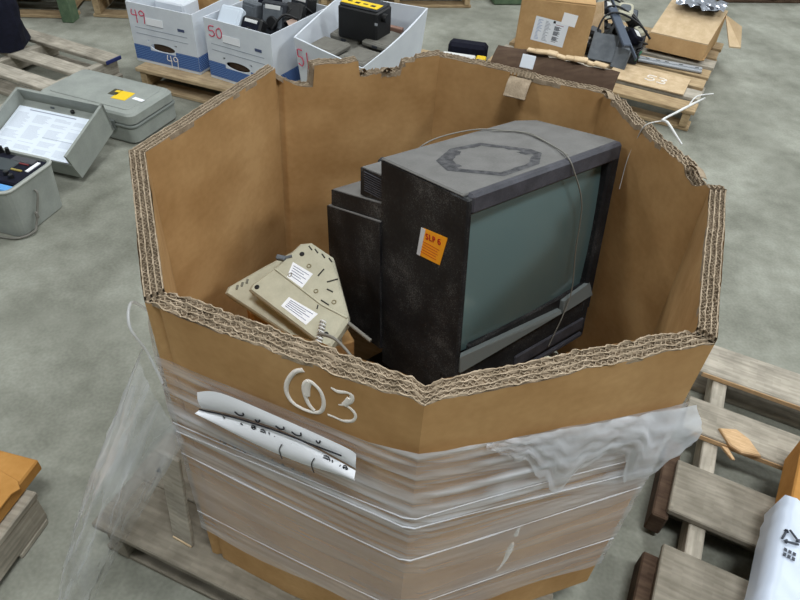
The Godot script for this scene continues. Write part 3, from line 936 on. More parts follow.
# ---------------------------------------------------------------- television
func build_tv() -> void:
	var t := thing("television", "old black tube television with dusty top standing tilted in the octagonal box", "television")
	t.transform = Transform3D(Basis(Vector3(0.7417, -0.0695, -0.6671), Vector3(-0.0501, 0.9861, -0.1584), Vector3(0.6689, 0.1509, 0.7279)), Vector3(0.2901, 0.8773, -1.2013))
	var W := 0.497
	var hw := W / 2
	var H := 0.545
	# front shell behind the bezel
	var sh := MB.new()
	sh.hexa([Vector3(-hw, -H, -0.25), Vector3(hw - 0.02, -H, -0.25), Vector3(hw - 0.004, -H, -0.035), Vector3(-hw, -H, -0.035),
		Vector3(-hw, -0.004, -0.25), Vector3(hw - 0.055, -0.004, -0.25), Vector3(hw - 0.004, -0.004, -0.035), Vector3(-hw, -0.004, -0.035)])
	obj("cabinet", sh, mats.tv_black, t)
	var tp := MB.new()
	tp.slab([Vector2(-hw + 0.001, -0.25), Vector2(hw - 0.075, -0.25), Vector2(hw - 0.03, -0.22), Vector2(hw - 0.003, -0.035), Vector2(hw - 0.003, -0.004), Vector2(-hw + 0.001, -0.004)], 0.007, 0.003, Transform3D(Basis.IDENTITY, Vector3(0, -0.0045, 0)))
	var top := obj("top_panel", tp, mats.tv_dust, t, "dusty grey top")
	# outline where the dust was wiped
	var outer := [Vector2(-0.0955, -0.1998), Vector2(-0.0153, -0.1864), Vector2(0.0433, -0.0874), Vector2(0.0433, -0.0574), Vector2(-0.012, -0.0179), Vector2(-0.1199, -0.018), Vector2(-0.1892, -0.11), Vector2(-0.170, -0.165)]
	var cen := Vector2(-0.075, -0.105)
	var wm := MB.new()
	for k in outer.size():
		var k2 := (k + 1) % outer.size()
		for s in 6:
			var pp := []
			for e in [s / 6.0, (s + 1) / 6.0]:
				var o: Vector2 = outer[k].lerp(outer[k2], e)
				var w := 0.19 + 0.07 * noise.get_noise_1d((k + e) * 9.0) + (0.13 if (k == 6 or k == 7 or k == 2) else 0.0)
				pp.append([o, o.lerp(cen, w)])
			wm.quad(Vector3(pp[0][0].x, 0.0030, pp[0][0].y), Vector3(pp[1][0].x, 0.0030, pp[1][0].y), Vector3(pp[1][1].x, 0.0030, pp[1][1].y), Vector3(pp[0][1].x, 0.0030, pp[0][1].y), Vector3(0, -1, 0))
	obj("wiped_mark", wm, mats.tv_wiped, top, "dark wiped outline in the dust")
	# rear housing in steps
	var steps := [[-0.25, -0.342, -0.046, -0.115, 0.008, "vent_housing", 0.004], [-0.25, -0.450, -0.106, -0.176, -0.002, "rear_step", 0.032], [-0.25, -0.462, -0.148, -0.50, -0.010, "rear_housing", 0.034]]
	for s in steps:
		var m := MB.new()
		var xl: float = -hw + 0.003 + s[4]
		var xr := 0.07
		m.hexa([Vector3(xl, s[3], s[1]), Vector3(xr - 0.05, s[3], s[1]), Vector3(xr + 0.08, s[3], s[0]), Vector3(xl, s[3], s[0]),
			Vector3(xl + 0.002, s[2] - s[6], s[1]), Vector3(xr - 0.08, s[2] - s[6], s[1]), Vector3(xr + 0.06, s[2], s[0]), Vector3(xl + 0.002, s[2], s[0])])
		var o := obj(s[5], m, mats.tv_black, t)
		var d := MB.new()
		d.slab([Vector2(xl + 0.004, s[1] + 0.003), Vector2(xr - 0.085, s[1] + 0.003), Vector2(xr + 0.06, s[0] - 0.002), Vector2(xl + 0.004, s[0] - 0.002)], 0.004, 0.001, Transform3D(Basis(Vector3.RIGHT, Vector3(0, 1, 0), Vector3(0, s[6] / (s[0] - s[1]), 1)), Vector3(0, s[2] - 0.002 - s[6] * s[0] / (s[0] - s[1]), 0)))
		obj("dusty_ledge", d, mats.tv_dust, o, "dusty ledge")
		if s[5] == "vent_housing":
			var vb := MB.new()
			for k in 9:
				vb.box(Vector3(xl - 0.0005, -0.055 - k * 0.0055, -0.293), Vector3(0.003, 0.0022, 0.066), 0.0004)
			obj("vent_rib", vb, mats.tv_bezel, o, "fine vent ribs").set_meta("kind", "stuff")
	obj("rear_knob", tb([Vector3(-0.16, -0.062, -0.335), Vector3(-0.16, -0.062, -0.36)], 0.014, 10), mats.tv_black, t)
	# bezel
	var bz := MB.new()
	bz.box(Vector3(0.006, -0.019, -0.014), Vector3(W - 0.012, 0.042, 0.05), 0.006)
	obj("bezel", bz, mats.tv_bezel, t, "dark grey bezel")
	var br := MB.new()
	br.box(Vector3(-hw + 0.0060, -0.226, -0.014), Vector3(0.014, 0.445, 0.052), 0.003)
	br.box(Vector3(hw - 0.018, -0.24, -0.014), Vector3(0.036, 0.42, 0.05), 0.006)
	br.box(Vector3(0, -0.475, -0.016), Vector3(W, 0.135, 0.05), 0.008)
	br.box(Vector3(0.02, -0.395, -0.018), Vector3(W - 0.06, 0.05, 0.04), 0.004)
	obj("lower_front", br, mats.tv_black, t, "black lower front")
	# curved screen
	var sc := MB.new()
	var rows := []
	for r in 13:
		var line := []
		for c in 17:
			var u := c / 16.0
			var v := r / 12.0
			var x := lerpf(-0.237, 0.211, u)
			var y := lerpf(-0.039, -0.385, v)
			var k := (1.0 - pow(2.0 * u - 1.0, 2.0)) * (1.0 - pow(2.0 * v - 1.0, 2.0))
			line.append(Vector3(x, y, -0.012 + 0.014 * (1.0 - 0.5 * pow(2.0 * u - 1.0, 2.0) - 0.5 * pow(2.0 * v - 1.0, 2.0)) + 0.004 * k))
		rows.append(line)
	sc.grid(rows, Vector3(0, -0.2, -1))
	obj("screen", sc, mats.screen, t, "grey green glass screen")
	# silver strip below the screen, narrowing to the right, with a separate end piece
	var st := MB.new()
	st.hexa([Vector3(-0.240, -0.4168, 0.002), Vector3(0.112, -0.4072, 0.002), Vector3(0.112, -0.4072, 0.018), Vector3(-0.240, -0.4168, 0.018),
		Vector3(-0.240, -0.376, 0.002), Vector3(0.112, -0.399, 0.002), Vector3(0.112, -0.399, 0.014), Vector3(-0.240, -0.376, 0.014)])
	obj("trim_strip", st, mats.silver, t, "silver strip")
	var s2 := MB.new()
	s2.hexa([Vector3(0.120, -0.412, 0.002), Vector3(0.240, -0.404, 0.002), Vector3(0.240, -0.404, 0.016), Vector3(0.120, -0.412, 0.016),
		Vector3(0.120, -0.378, 0.002), Vector3(0.222, -0.362, 0.002), Vector3(0.222, -0.362, 0.012), Vector3(0.120, -0.378, 0.012)])
	obj("trim_strip", s2, mats.silver, t, "silver end piece")
	obj("control_door", bx(Vector3(0.09, -0.487, 0.011), Vector3(0.27, 0.035, 0.008), 0.003), mats.tv_bezel, t, "grey control door")
	obj("front_lip", bx(Vector3(0.10, -0.523, 0.012), Vector3(0.25, 0.014, 0.01), 0.003), mats.tv_bezel, t, "grey lip along the base")
	# sticker
	var sk := MB.new()
	var xs := -hw - 0.0006
	sk.hexa([Vector3(xs, -0.176, -0.1247), Vector3(xs, -0.1717, -0.0554), Vector3(xs, -0.1014, -0.0366), Vector3(xs, -0.107, -0.109),
		Vector3(xs - 0.0008, -0.176, -0.1247), Vector3(xs - 0.0008, -0.1717, -0.0554), Vector3(xs - 0.0008, -0.1014, -0.0366), Vector3(xs - 0.0008, -0.107, -0.109)])
	var so := obj("sticker", sk, mats.orange, t, "orange sticker with red print")
	var sw := MB.new()
	sw.hexa([Vector3(xs - 0.0004, -0.176, -0.127), Vector3(xs - 0.0004, -0.1755, -0.1165), Vector3(xs - 0.0004, -0.108, -0.102), Vector3(xs - 0.0004, -0.108, -0.115),
		Vector3(xs - 0.0014, -0.176, -0.127), Vector3(xs - 0.0014, -0.1755, -0.1165), Vector3(xs - 0.0014, -0.108, -0.102), Vector3(xs - 0.0014, -0.108, -0.115)])
	obj("peeled_edge", sw, mats.white_card, so, "white peeled edge")
	var tm := TextMesh.new()
	var sf := SystemFont.new()
	sf.font_names = PackedStringArray(["Droid Sans"])
	sf.font_weight = 700
	tm.font = sf
	tm.text = "SLP 6"
	tm.font_size = 18
	tm.pixel_size = 0.00105
	tm.depth = 0.0006
	var to := obj("lettering", tm, flat(Color(0.72, 0.10, 0.06)), so, "red lettering")
	to.transform = Transform3D(Basis(Vector3(0, 0.08, 1).normalized(), Vector3(0, 1, -0.08).normalized(), Vector3(-1, 0, 0)), Vector3(xs - 0.0012, -0.121, -0.078))
	var sl := MB.new()
	for k in 5:
		sl.box(Vector3(xs - 0.001, -0.138 - k * 0.0065, -0.083 - k * 0.002), Vector3(0.0006, 0.0016, 0.05 - 0.006 * (k % 2)), 0.0)
	obj("small_print", sl, flat(Color(0.82, 0.36, 0.08)), so, "red small print").set_meta("kind", "stuff")
	# mains cord thrown over the top and down the screen
	var cd := [Vector3(-0.1559, -0.03, -0.272), Vector3(-0.12, 0.002, -0.258), Vector3(-0.0493, 0.007, -0.262), Vector3(0.0373, 0.007, -0.248), Vector3(0.0878, 0.006, -0.205), Vector3(0.1111, 0.006, -0.1484), Vector3(0.0878, 0.006, -0.0565), Vector3(0.060, 0.008, -0.004), Vector3(0.0643, -0.0217, 0.018), Vector3(0.1085, -0.1107, 0.022), Vector3(0.1166, -0.2279, 0.022), Vector3(0.1302, -0.3439, 0.022), Vector3(0.108, -0.41, 0.024), Vector3(0.0864, -0.4604, 0.022), Vector3(0.075, -0.49, 0.02)]
	obj("power_cord", tb(curve(cd, 7), 0.0016, 6), mats.cord_grey, t, "grey power cord")
	var cd2 := [Vector3(0.06, 0.006, -0.222), Vector3(0.115, 0.006, -0.165), Vector3(0.10, 0.006, -0.09), Vector3(0.066, 0.008, -0.006)]
	obj("power_cord", tb(curve(cd2, 7), 0.0013, 6), mats.cord_grey, t, "second strand of grey cord")

	# what they stand on, deep in the box
	var mon := thing("computer_case", "dark computer case lying flat under the television", "computer", Vector3(0.155, 0.142, -1.18), 0.72)
	obj("housing", bx(Vector3(0, 0.05, 0), Vector3(0.44, 0.095, 0.36), 0.006), mats.dark_grey, mon)
	obj("front_cover", bx(Vector3(0, 0.05, 0.184), Vector3(0.42, 0.085, 0.012), 0.004), mats.mid_grey, mon)

# ---------------------------------------------------------------- telephones
func phone_shell(t: Node3D, poly: Array, thick: float) -> void:
	var m := MB.new()
	m.slab(poly, thick, 0.006, Transform3D.IDENTITY)
	obj("shell", m, mats.beige, t)

func build_phones() -> void:
	# the upper one shows its underside; local x along its long edge, y out of the underside, z towards the rim
	var n := Vector3(-0.1200, 0.8996, 0.4198)
	var b := Basis(Vector3(0.8258, -0.1443, 0.5452), n, Vector3(-0.5511, -0.4121, 0.7256))
	var P0 := Vector3(-0.3456, 0.5710, -1.0898)
	var px := [[-0.0017, -0.0018], [-0.0046, -0.0151], [0.0105, -0.0814], [0.0192, -0.1601], [0.0389, -0.1770], [0.1066, -0.1766], [0.2246, -0.0878], [0.2351, -0.0750], [0.2417, -0.0086], [0.2358, 0.0013]]
	var poly := []
	for p in px:
		poly.append(Vector2(p[0], p[1]))
	var t := thing("telephone", "upside-down beige desk telephone with white labels, uppermost of the pair in the box", "telephone", Vector3.ZERO, 0.0, "beige telephones in the octagonal box")
	t.transform = Transform3D(b, P0 - n * 0.034)
	phone_shell(t, poly, 0.034)
	var L := func(u: float, v: float) -> Vector3:
		return Vector3(u, 0.034, v)
	# white labels
	for e in [[[0.0384, -0.1133], [0.0967, -0.1170], [0.0989, -0.0758], [0.0523, -0.0766]], [[0.0892, -0.0419], [0.1699, -0.0489], [0.1651, -0.0135], [0.0889, -0.0149]]]:
		var m := MB.new()
		var c4 := []
		for p in e:
			c4.append(L.call(p[0], p[1]))
		var h := []
		for q in c4:
			h.append(q - Vector3(0, 0.001, 0))
		for q in c4:
			h.append(q + Vector3(0, 0.0008, 0))
		m.hexa(h)
		var lo := obj("paper_label", m, mats.paper, t, "white label")
		var pr := MB.new()
		for k in 5:
			var s := 0.18 + k * 0.15
			var a0: Vector3 = c4[0].lerp(c4[3], s).lerp(c4[1].lerp(c4[2], s), 0.1)
			var a1: Vector3 = c4[0].lerp(c4[3], s).lerp(c4[1].lerp(c4[2], s), 0.9 - 0.2 * (k % 2))
			pr.tube([a0 + Vector3(0, 0.0008, 0), a1 + Vector3(0, 0.0008, 0)], 0.0007, 4)
		obj("print", pr, flat(Color(0.35, 0.38, 0.52)), lo, "printed lines").set_meta("kind", "stuff")
	# step across the shell, feet, screw holes and cord channels
	var ridge := MB.new()
	ridge.tube([L.call(0.0157, -0.0757), L.call(0.0951, -0.0732), L.call(0.1633, -0.0706), L.call(0.2288, -0.0792)], 0.0025, 5)
	obj("ridge", ridge, mats.beige, t)
	for p in [[0.0120, -0.0176], [0.0421, -0.1410], [0.2150, -0.0233]]:
		var m := MB.new()
		var q: Vector3 = L.call(p[0], p[1])
		m.lathe([Vector2(0.0, 0.0015), Vector2(0.0045, 0.0015), Vector2(0.006, 0.0)], 12, Transform3D(Basis.IDENTITY, q))
		obj("rubber_foot", m, mats.black, t, "dark rubber foot")
	for p in [[0.0758, -0.1270], [0.0546, -0.0844], [0.1300, -0.0887], [0.1807, -0.0918]]:
		var m := MB.new()
		var q: Vector3 = L.call(p[0], p[1])
		m.lathe([Vector2(0.003, 0.0006), Vector2(0.0045, 0.0018), Vector2(0.006, 0.0)], 12, Transform3D(Basis.IDENTITY, q))
		obj("screw_boss", m, mats.beige_dark, t)
	var ch := MB.new()
	for e in [[[0.0419, -0.1663], [0.0546, -0.1624]], [[0.0587, -0.1684], [0.0712, -0.1645]], [[0.0806, -0.1679], [0.0930, -0.1640]], [[0.1007, -0.1693], [0.1130, -0.1655]], [[0.1094, -0.1198], [0.1093, -0.1412]], [[0.1361, -0.1202], [0.1518, -0.1404]], [[0.1536, -0.0785], [0.1761, -0.0797]], [[0.1473, -0.1070], [0.1632, -0.1092]], [[0.1559, -0.0654], [0.1603, -0.0567]]]:
		ch.tube([L.call(e[0][0], e[0][1]), L.call(e[1][0], e[1][1])], 0.0018, 5)
	obj("slot", ch, flat(Color(0.16, 0.15, 0.12)), t, "dark slots").set_meta("kind", "stuff")
	# coiled cord stub and plug
	var coil := []
	for k in 49:
		var s := k / 48.0
		var c0: Vector3 = L.call(lerpf(0.1932, 0.2189, s), lerpf(-0.0422, 0.0050, s))
		coil.append(c0 + Vector3(cos(k * 0.9) * 0.007, 0.007 + sin(k * 0.9) * 0.006, 0))
	obj("coiled_cord", tb(coil, 0.0023, 5), mats.cord_white, t, "short coiled cord")
	var pl := MB.new()
	pl.box(L.call(0.0083, -0.1049) + Vector3(0, 0.0, 0), Vector3(0.022, 0.012, 0.012), 0.002, Basis(Vector3.UP, 0.4))
	pl.tube([L.call(0.0141, -0.1090), L.call(0.0262, -0.1237)], 0.004, 6)
	obj("plug", pl, mats.mid_grey, t, "grey plug")
	var hs := MB.new()
	hs.tube([L.call(0.2300, -0.0743) - Vector3(0, 0.01, 0), L.call(0.3007, -0.0707) - Vector3(0, 0.012, 0)], 0.0045, 8)
	obj("antenna", hs, mats.cord_grey, t, "grey rod")

	# the lower one
	var Q0 := Vector3(-0.4124, 0.5293, -1.1266)
	var px2 := [[-0.0002, 0.0033], [-0.0051, -0.0122], [0.0287, -0.1000], [0.0690, -0.1935], [0.1787, -0.1764], [0.3013, -0.0658], [0.2607, -0.0191], [0.2390, -0.0093]]
	var poly2 := []
	for p in px2:
		poly2.append(Vector2(p[0], p[1]))
	var t2 := thing("telephone", "beige desk telephone lying beneath the upside-down one, against the box's rim", "telephone", Vector3.ZERO, 0.0, "beige telephones in the octagonal box")
	t2.transform = Transform3D(b, Q0 - n * 0.040)
	phone_shell(t2, poly2, 0.038)
	var g2 := MB.new()
	for q in [[0.0166, -0.0244], [0.0212, -0.0371], [0.0257, -0.0498]]:
		g2.box(Vector3(q[0], 0.0385, q[1]), Vector3(0.006, 0.003, 0.012), 0.001, Basis(Vector3.UP, 0.5))
	obj("grille", g2, flat(Color(0.42, 0.41, 0.36)), t2, "grey grille").set_meta("kind", "stuff")
	# carton that carries both
	var c := thing("carton", "plain brown carton deep in the octagonal box under the telephones", "box", Vector3(-0.24, 0.142, -1.12), 0.5)
	obj("body", bx(Vector3(0, 0.155, 0), Vector3(0.20, 0.31, 0.22), 0.004), mats.card, c)
	obj("tape", bx(Vector3(0, 0.3107, 0), Vector3(0.05, 0.001, 0.218), 0.0), mats.card_light, c)
	# loose grey cable and a pale plastic scrap in front of the television
	var cab := obj("grey_cable", tb(curve([Vector3(-0.16, 0.61, -0.93), Vector3(-0.12, 0.625, -0.90), Vector3(-0.075, 0.60, -0.86), Vector3(-0.04, 0.52, -0.84), Vector3(-0.03, 0.40, -0.86), Vector3(-0.10, 0.27, -0.92)], 6), 0.0035, 6), mats.cord_grey)
	tag(cab, "thin grey cable between the telephones and the television", "cable")
	var sc := thing("plastic_tray", "small pale plastic tray wedged between television foot and front wall of the octagonal box", "tray", Vector3(0.335, 0.33, -0.935), -0.5)
	obj("base", bx(Vector3(0, 0.10, 0), Vector3(0.07, 0.2, 0.11), 0.006), mats.beige, sc)
	obj("handle", tb(curve([Vector3(0.0, 0.20, -0.05), Vector3(0.02, 0.235, -0.04), Vector3(0.05, 0.215, 0.0), Vector3(0.052, 0.15, 0.03)], 5), 0.007, 7), mats.taupe, sc, "grey handle")

# ---------------------------------------------------------------- grey instrument cases on the left
func doc_image() -> Image:
	var w := 256
	var h := 256
	var im := Image.create(w, h, false, Image.FORMAT_RGB8)
	im.fill(Color(0.90, 0.93, 0.97))
	var r := RandomNumberGenerator.new()
	r.seed = 5
	for col in 4:
		var y := 34
		while y < 240:
			if r.randf() < 0.12:
				y += 10
			else:
				var l := r.randi_range(34, 52)
				im.fill_rect(Rect2i(8 + col * 62, y, l, 2), Color(0.74, 0.77, 0.82))
			y += 5
	im.fill_rect(Rect2i(40, 12, 150, 5), Color(0.55, 0.58, 0.66))
	im.fill_rect(Rect2i(132, 150, 110, 2), Color(0.5, 0.55, 0.62))
	return im

func build_left_cases() -> void:
	# open case: local x along the hinge (to the right), z from hinge towards the viewer
	var e := Vector3(0.2402, 0, -0.9707)
	var u := Vector3(0.9707, 0, 0.2402)
	var tr := Transform3D(Basis(u, Vector3.UP, -e), Vector3(-1.378, 0, -2.164))
	var c := thing("instrument_case", "open grey instrument case with white printed sheet inside its tilted lid", "case")
	c.transform = tr
	var L := 0.42
	var D := 0.26
	var Ht := 0.205
	# tray: an upright shell with rounded ends
	var m := MB.new()
	var poly := []
	for p in rrect(L, D, 0.035):
		poly.append(p + Vector2(-L / 2, D / 2))
	var inner := []
	for p in rrect(L - 0.02, D - 0.02, 0.028):
		inner.append(p + Vector2(-L / 2, D / 2))
	var cen := Vector3(-L / 2, 0.1, D / 2)
	for i in poly.size():
		var j := (i + 1) % poly.size()
		var a: Vector2 = poly[i]; var b: Vector2 = poly[j]; var a2: Vector2 = inner[i]; var b2: Vector2 = inner[j]
		var f := func(q: Vector2, k: float) -> Vector2: return q.lerp(Vector2(-L / 2, D / 2), k)
		var al: Vector2 = f.call(a, 0.05); var bl: Vector2 = f.call(b, 0.05)
		m.quad(Vector3(al.x, 0.004, al.y), Vector3(bl.x, 0.004, bl.y), Vector3(b.x, Ht, b.y), Vector3(a.x, Ht, a.y), cen)
		m.quad(Vector3(a.x, Ht, a.y), Vector3(b.x, Ht, b.y), Vector3(b2.x, Ht, b2.y), Vector3(a2.x, Ht, a2.y), cen)
		m.quad(Vector3(a2.x, Ht, a2.y), Vector3(b2.x, Ht, b2.y), Vector3(b2.x, Ht - 0.05, b2.y), Vector3(a2.x, Ht - 0.05, a2.y), cen + Vector3(sign(a.x + L / 2) * 9, 0, sign(a.y - D / 2) * 9))
		m.tri(Vector3(-L / 2, 0.004, D / 2), Vector3(al.x, 0.004, al.y), Vector3(bl.x, 0.004, bl.y), cen)
	obj("tray", m, mats.grey_case, c)
	var rim := MB.new()
	var ring := []
	for p in poly:
		ring.append(Vector3(p.x, Ht - 0.004, p.y))
	ring.append(ring[0])
	rim.tube(ring, 0.0055, 6)
	obj("rim", rim, flat(Color(0.66, 0.67, 0.64), 0.6), c, "pale grey rim")
	var fp := obj("face_plate", bx(Vector3(-L / 2, Ht - 0.012, 0.105), Vector3(L - 0.026, 0.02, 0.175), 0.006), mats.navy, c, "dark blue face plate")
	obj("meter_window", bx(Vector3(-0.155, Ht, 0.095), Vector3(0.11, 0.006, 0.075), 0.002), flat(Color(0.24, 0.27, 0.28), 0.25), fp, "grey meter window")
	obj("meter_window", bx(Vector3(-0.10, Ht, 0.045), Vector3(0.10, 0.006, 0.035), 0.002), flat(Color(0.22, 0.22, 0.24), 0.4), fp, "dark grey window")
	obj("white_label", bx(Vector3(-0.035, Ht + 0.0005, 0.075), Vector3(0.014, 0.005, 0.07), 0.001), mats.paper, fp, "white label")
	obj("red_mark", bx(Vector3(-0.085, Ht, 0.068), Vector3(0.05, 0.005, 0.008), 0.001), flat(Color(0.42, 0.12, 0.14)), fp, "dark red mark")
	obj("yellow_mark", bx(Vector3(-0.08, Ht, 0.112), Vector3(0.05, 0.005, 0.01), 0.001), flat(Color(0.58, 0.52, 0.25)), fp, "dull yellow mark")
	for k in 5:
		var kb := MB.new()
		kb.lathe([Vector2(0.0, 0.014), Vector2(0.009, 0.014), Vector2(0.011, 0.0)], 10, Transform3D(Basis.IDENTITY, Vector3(-0.06 - k * 0.032, Ht - 0.002, 0.16 - 0.012 * (k % 2))))
		obj("knob", kb, mats.black, fp)
	for k in 3:
		var kb := MB.new()
		kb.lathe([Vector2(0.0, 0.026), Vector2(0.007, 0.026), Vector2(0.009, 0.0)], 10, Transform3D(Basis.IDENTITY, Vector3(-0.19 - k * 0.03, Ht - 0.002, 0.022)))
		obj("terminal", kb, mats.black, fp)
	obj("blue_panel", bx(Vector3(-0.13, Ht - 0.012, 0.218), Vector3(0.22, 0.012, 0.035), 0.003), mats.sky_blue, c, "light blue panel")
	# rope handle on the right end
	var rp := curve([Vector3(0.0, 0.15, 0.135), Vector3(0.012, 0.135, 0.14), Vector3(0.010, 0.08, 0.165), Vector3(0.008, 0.03, 0.19), Vector3(0.012, 0.012, 0.22), Vector3(-0.03, 0.008, 0.272), Vector3(-0.15, 0.008, 0.285)], 7)
	obj("rope_handle", tb(rp, 0.0045, 6), mats.cord_grey, c, "frayed grey rope")
	obj("rope_knot", bx(Vector3(0.009, 0.062, 0.174), Vector3(0.014, 0.03, 0.014), 0.005), mats.cord_grey, c)
	# lid: tilted back 20 degrees above level; local frame of its own
	var al := deg_to_rad(20.0)
	var fdir := Vector3(0, sin(al), -cos(al))
	var bdir := Vector3(0, -cos(al), -sin(al))
	var P := tr.affine_inverse() * Vector3(-1.383, 0.165, -2.256)
	var LW := 0.43
	var LL := 0.30
	var dep := 0.155
	var lid := MB.new()
	var at3 := func(x: float, s: float, d: float) -> Vector3: return P + Vector3(x, 0, 0) + fdir * s + bdir * d
	var tin := 0.012
	# back and four sides with a rim, tapered
	lid.hexa([at3.call(-LW + 0.01, 0.01, dep - 0.01), at3.call(-0.01, 0.01, dep - 0.01), at3.call(-0.01, LL - 0.01, dep - 0.01), at3.call(-LW + 0.01, LL - 0.01, dep - 0.01),
		at3.call(-LW + 0.018, 0.02, dep), at3.call(-0.018, 0.02, dep), at3.call(-0.018, LL - 0.02, dep), at3.call(-LW + 0.018, LL - 0.02, dep)])
	lid.hexa([at3.call(-tin, 0, 0), at3.call(0, 0, 0), at3.call(0, LL, 0), at3.call(-tin, LL, 0), at3.call(-tin - 0.01, 0.01, dep - 0.01), at3.call(-0.01, 0.01, dep - 0.01), at3.call(-0.01, LL - 0.01, dep - 0.01), at3.call(-tin - 0.01, LL - 0.01, dep - 0.01)])
	lid.hexa([at3.call(-LW, 0, 0), at3.call(-LW + tin, 0, 0), at3.call(-LW + tin, LL, 0), at3.call(-LW, LL, 0), at3.call(-LW + 0.01, 0.01, dep - 0.01), at3.call(-LW + tin + 0.01, 0.01, dep - 0.01), at3.call(-LW + tin + 0.01, LL - 0.01, dep - 0.01), at3.call(-LW + 0.01, LL - 0.01, dep - 0.01)])
	lid.hexa([at3.call(-LW, LL - tin, 0), at3.call(0, LL - tin, 0), at3.call(0, LL, 0), at3.call(-LW, LL, 0), at3.call(-LW + 0.01, LL - tin - 0.01, dep - 0.01), at3.call(-0.01, LL - tin - 0.01, dep - 0.01), at3.call(-0.01, LL - 0.01, dep - 0.01), at3.call(-LW + 0.01, LL - 0.01, dep - 0.01)])
	lid.hexa([at3.call(-LW + 0.004, 0.002, 0.056), at3.call(-0.004, 0.002, 0.056), at3.call(-0.004, tin, 0.056), at3.call(-LW + 0.004, tin, 0.056), at3.call(-LW + 0.01, 0.01, dep - 0.01), at3.call(-0.01, 0.01, dep - 0.01), at3.call(-0.01, tin + 0.01, dep - 0.01), at3.call(-LW + 0.01, tin + 0.01, dep - 0.01)])
	lid.hexa([at3.call(-LW + tin, tin, 0.055), at3.call(-tin, tin, 0.055), at3.call(-tin, LL - tin, 0.055), at3.call(-LW + tin, LL - tin, 0.055), at3.call(-LW + tin, tin, 0.065), at3.call(-tin, tin, 0.065), at3.call(-tin, LL - tin, 0.065), at3.call(-LW + tin, LL - tin, 0.065)])
	var lo := obj("lid", lid, mats.grey_case, c)
	var ps := MB.new()
	ps.uvquad(at3.call(-LW + 0.02, LL - 0.055, 0.050), at3.call(-0.016, LL - 0.055, 0.050), at3.call(-0.016, 0.004, 0.050), at3.call(-LW + 0.02, 0.004, 0.050), at3.call(-0.2, 0.15, 0.5))
	obj("printed_sheet", ps, printed(doc_image(), 0.6), lo, "white sheet printed in columns")
	var kn := MB.new()
	kn.box(at3.call(-0.155, LL - 0.035, 0.048), Vector3(0.016, 0.016, 0.016), 0.004)
	obj("catch", kn, mats.black, lo, "black catch")
	for s in [-0.05, -0.26]:
		obj("rivet", bx(at3.call(s, LL - 0.032, 0.053), Vector3(0.02, 0.01, 0.006), 0.002), flat(Color(0.33, 0.35, 0.37)), lo)

	# closed case
	var k := thing("instrument_case", "closed grey plastic case with a yellow sticker on its lid, behind the open case", "case", Vector3(-1.17, 0, -2.972), deg_to_rad(-18.5))
	var cw := 0.545
	var cd := 0.325
	for part in 2:
		var q := MB.new()
		var pl := []
		var g := 0.0 if part == 0 else -0.004
		for p in rrect(cw + g, cd + g, 0.035, 5):
			pl.append(p + Vector2(-cw / 2, cd / 2))
		q.slab(pl, 0.085 if part == 0 else 0.058, 0.010, Transform3D(Basis.IDENTITY, Vector3(0, 0.002 if part == 0 else 0.09, 0)))
		obj("body" if part == 0 else "lid", q, mats.grey_case, k)
	var lip := MB.new()
	var lp := []
	for p in rrect(cw + 0.012, cd + 0.012, 0.04, 5):
		lp.append(p + Vector2(-cw / 2, cd / 2))
	lip.slab(lp, 0.012, 0.003, Transform3D(Basis.IDENTITY, Vector3(0, 0.082, 0)))
	obj("seam_lip", lip, flat(Color(0.44, 0.46, 0.44), 0.6), k)
	var pan := MB.new()
	var pp := []
	for p in rrect(cw - 0.09, cd - 0.08, 0.02, 3):
		pp.append(p + Vector2(-cw / 2, cd / 2))
	pan.slab(pp, 0.006, 0.003, Transform3D(Basis.IDENTITY, Vector3(0, 0.1455, 0)))
	obj("raised_panel", pan, mats.grey_case, k)
	obj("yellow_sticker", bx(Vector3(-0.160, 0.152, 0.175), Vector3(0.075, 0.002, 0.085), 0.0005, Basis(Vector3.UP, 0.08)), mats.yellow, k, "yellow sticker")
	obj("emblem", bx(Vector3(-0.215, 0.152, 0.160), Vector3(0.045, 0.002, 0.06), 0.0005, Basis(Vector3.UP, 0.08)), flat(Color(0.24, 0.23, 0.15)), k, "dark printed emblem")
	obj("emblem_shape", bx(Vector3(-0.207, 0.1535, 0.150), Vector3(0.024, 0.001, 0.02), 0.0003, Basis(Vector3.UP, 0.08)), mats.yellow, k, "yellow emblem shape")
	obj("white_tag", bx(Vector3(-0.072, 0.152, 0.175), Vector3(0.06, 0.002, 0.022), 0.0005, Basis(Vector3.UP, -0.1)), mats.paper, k, "small white tag")
	for s in [-0.12, -0.42]:
		obj("latch", bx(Vector3(s, 0.088, cd + 0.006), Vector3(0.05, 0.05, 0.014), 0.004), flat(Color(0.35, 0.37, 0.36)), k)

	# navy bag on the pallet at the frame's edge
	var bag := thing("bag", "dark navy cloth bag slumped on the pale grey pallet", "bag", Vector3(-2.245, 0.121, -3.44), deg_to_rad(-24))
	var bm := MB.new()
	var rows := []
	for r in 13:
		var line := []
		var v := r / 12.0
		for s in 25:
			var a := TAU * s / 24.0
			var rad := (0.13 + 0.02 * sin(a * 3.0 + v * 4.0)) * (1.0 - 0.18 * v) * sqrt(maxf(0.0, 1.0 - pow(v, 7.0))) + 0.012 * noise.get_noise_3d(cos(a) * 2.0, sin(a) * 2.0, v * 4.0)
			line.append(Vector3(cos(a) * rad * 1.1, 0.002 + v * 0.34, sin(a) * rad))
		rows.append(line)
	bm.grid(rows, Vector3(0, 0.15, 0))
	obj("body", bm, mats.navy, bag)
	obj("strap", tb(curve([Vector3(-0.08, 0.31, 0.06), Vector3(-0.02, 0.37, 0.10), Vector3(0.07, 0.33, 0.09), Vector3(0.10, 0.24, 0.09)], 6), 0.012, 6), mats.black, bag, "black strap")
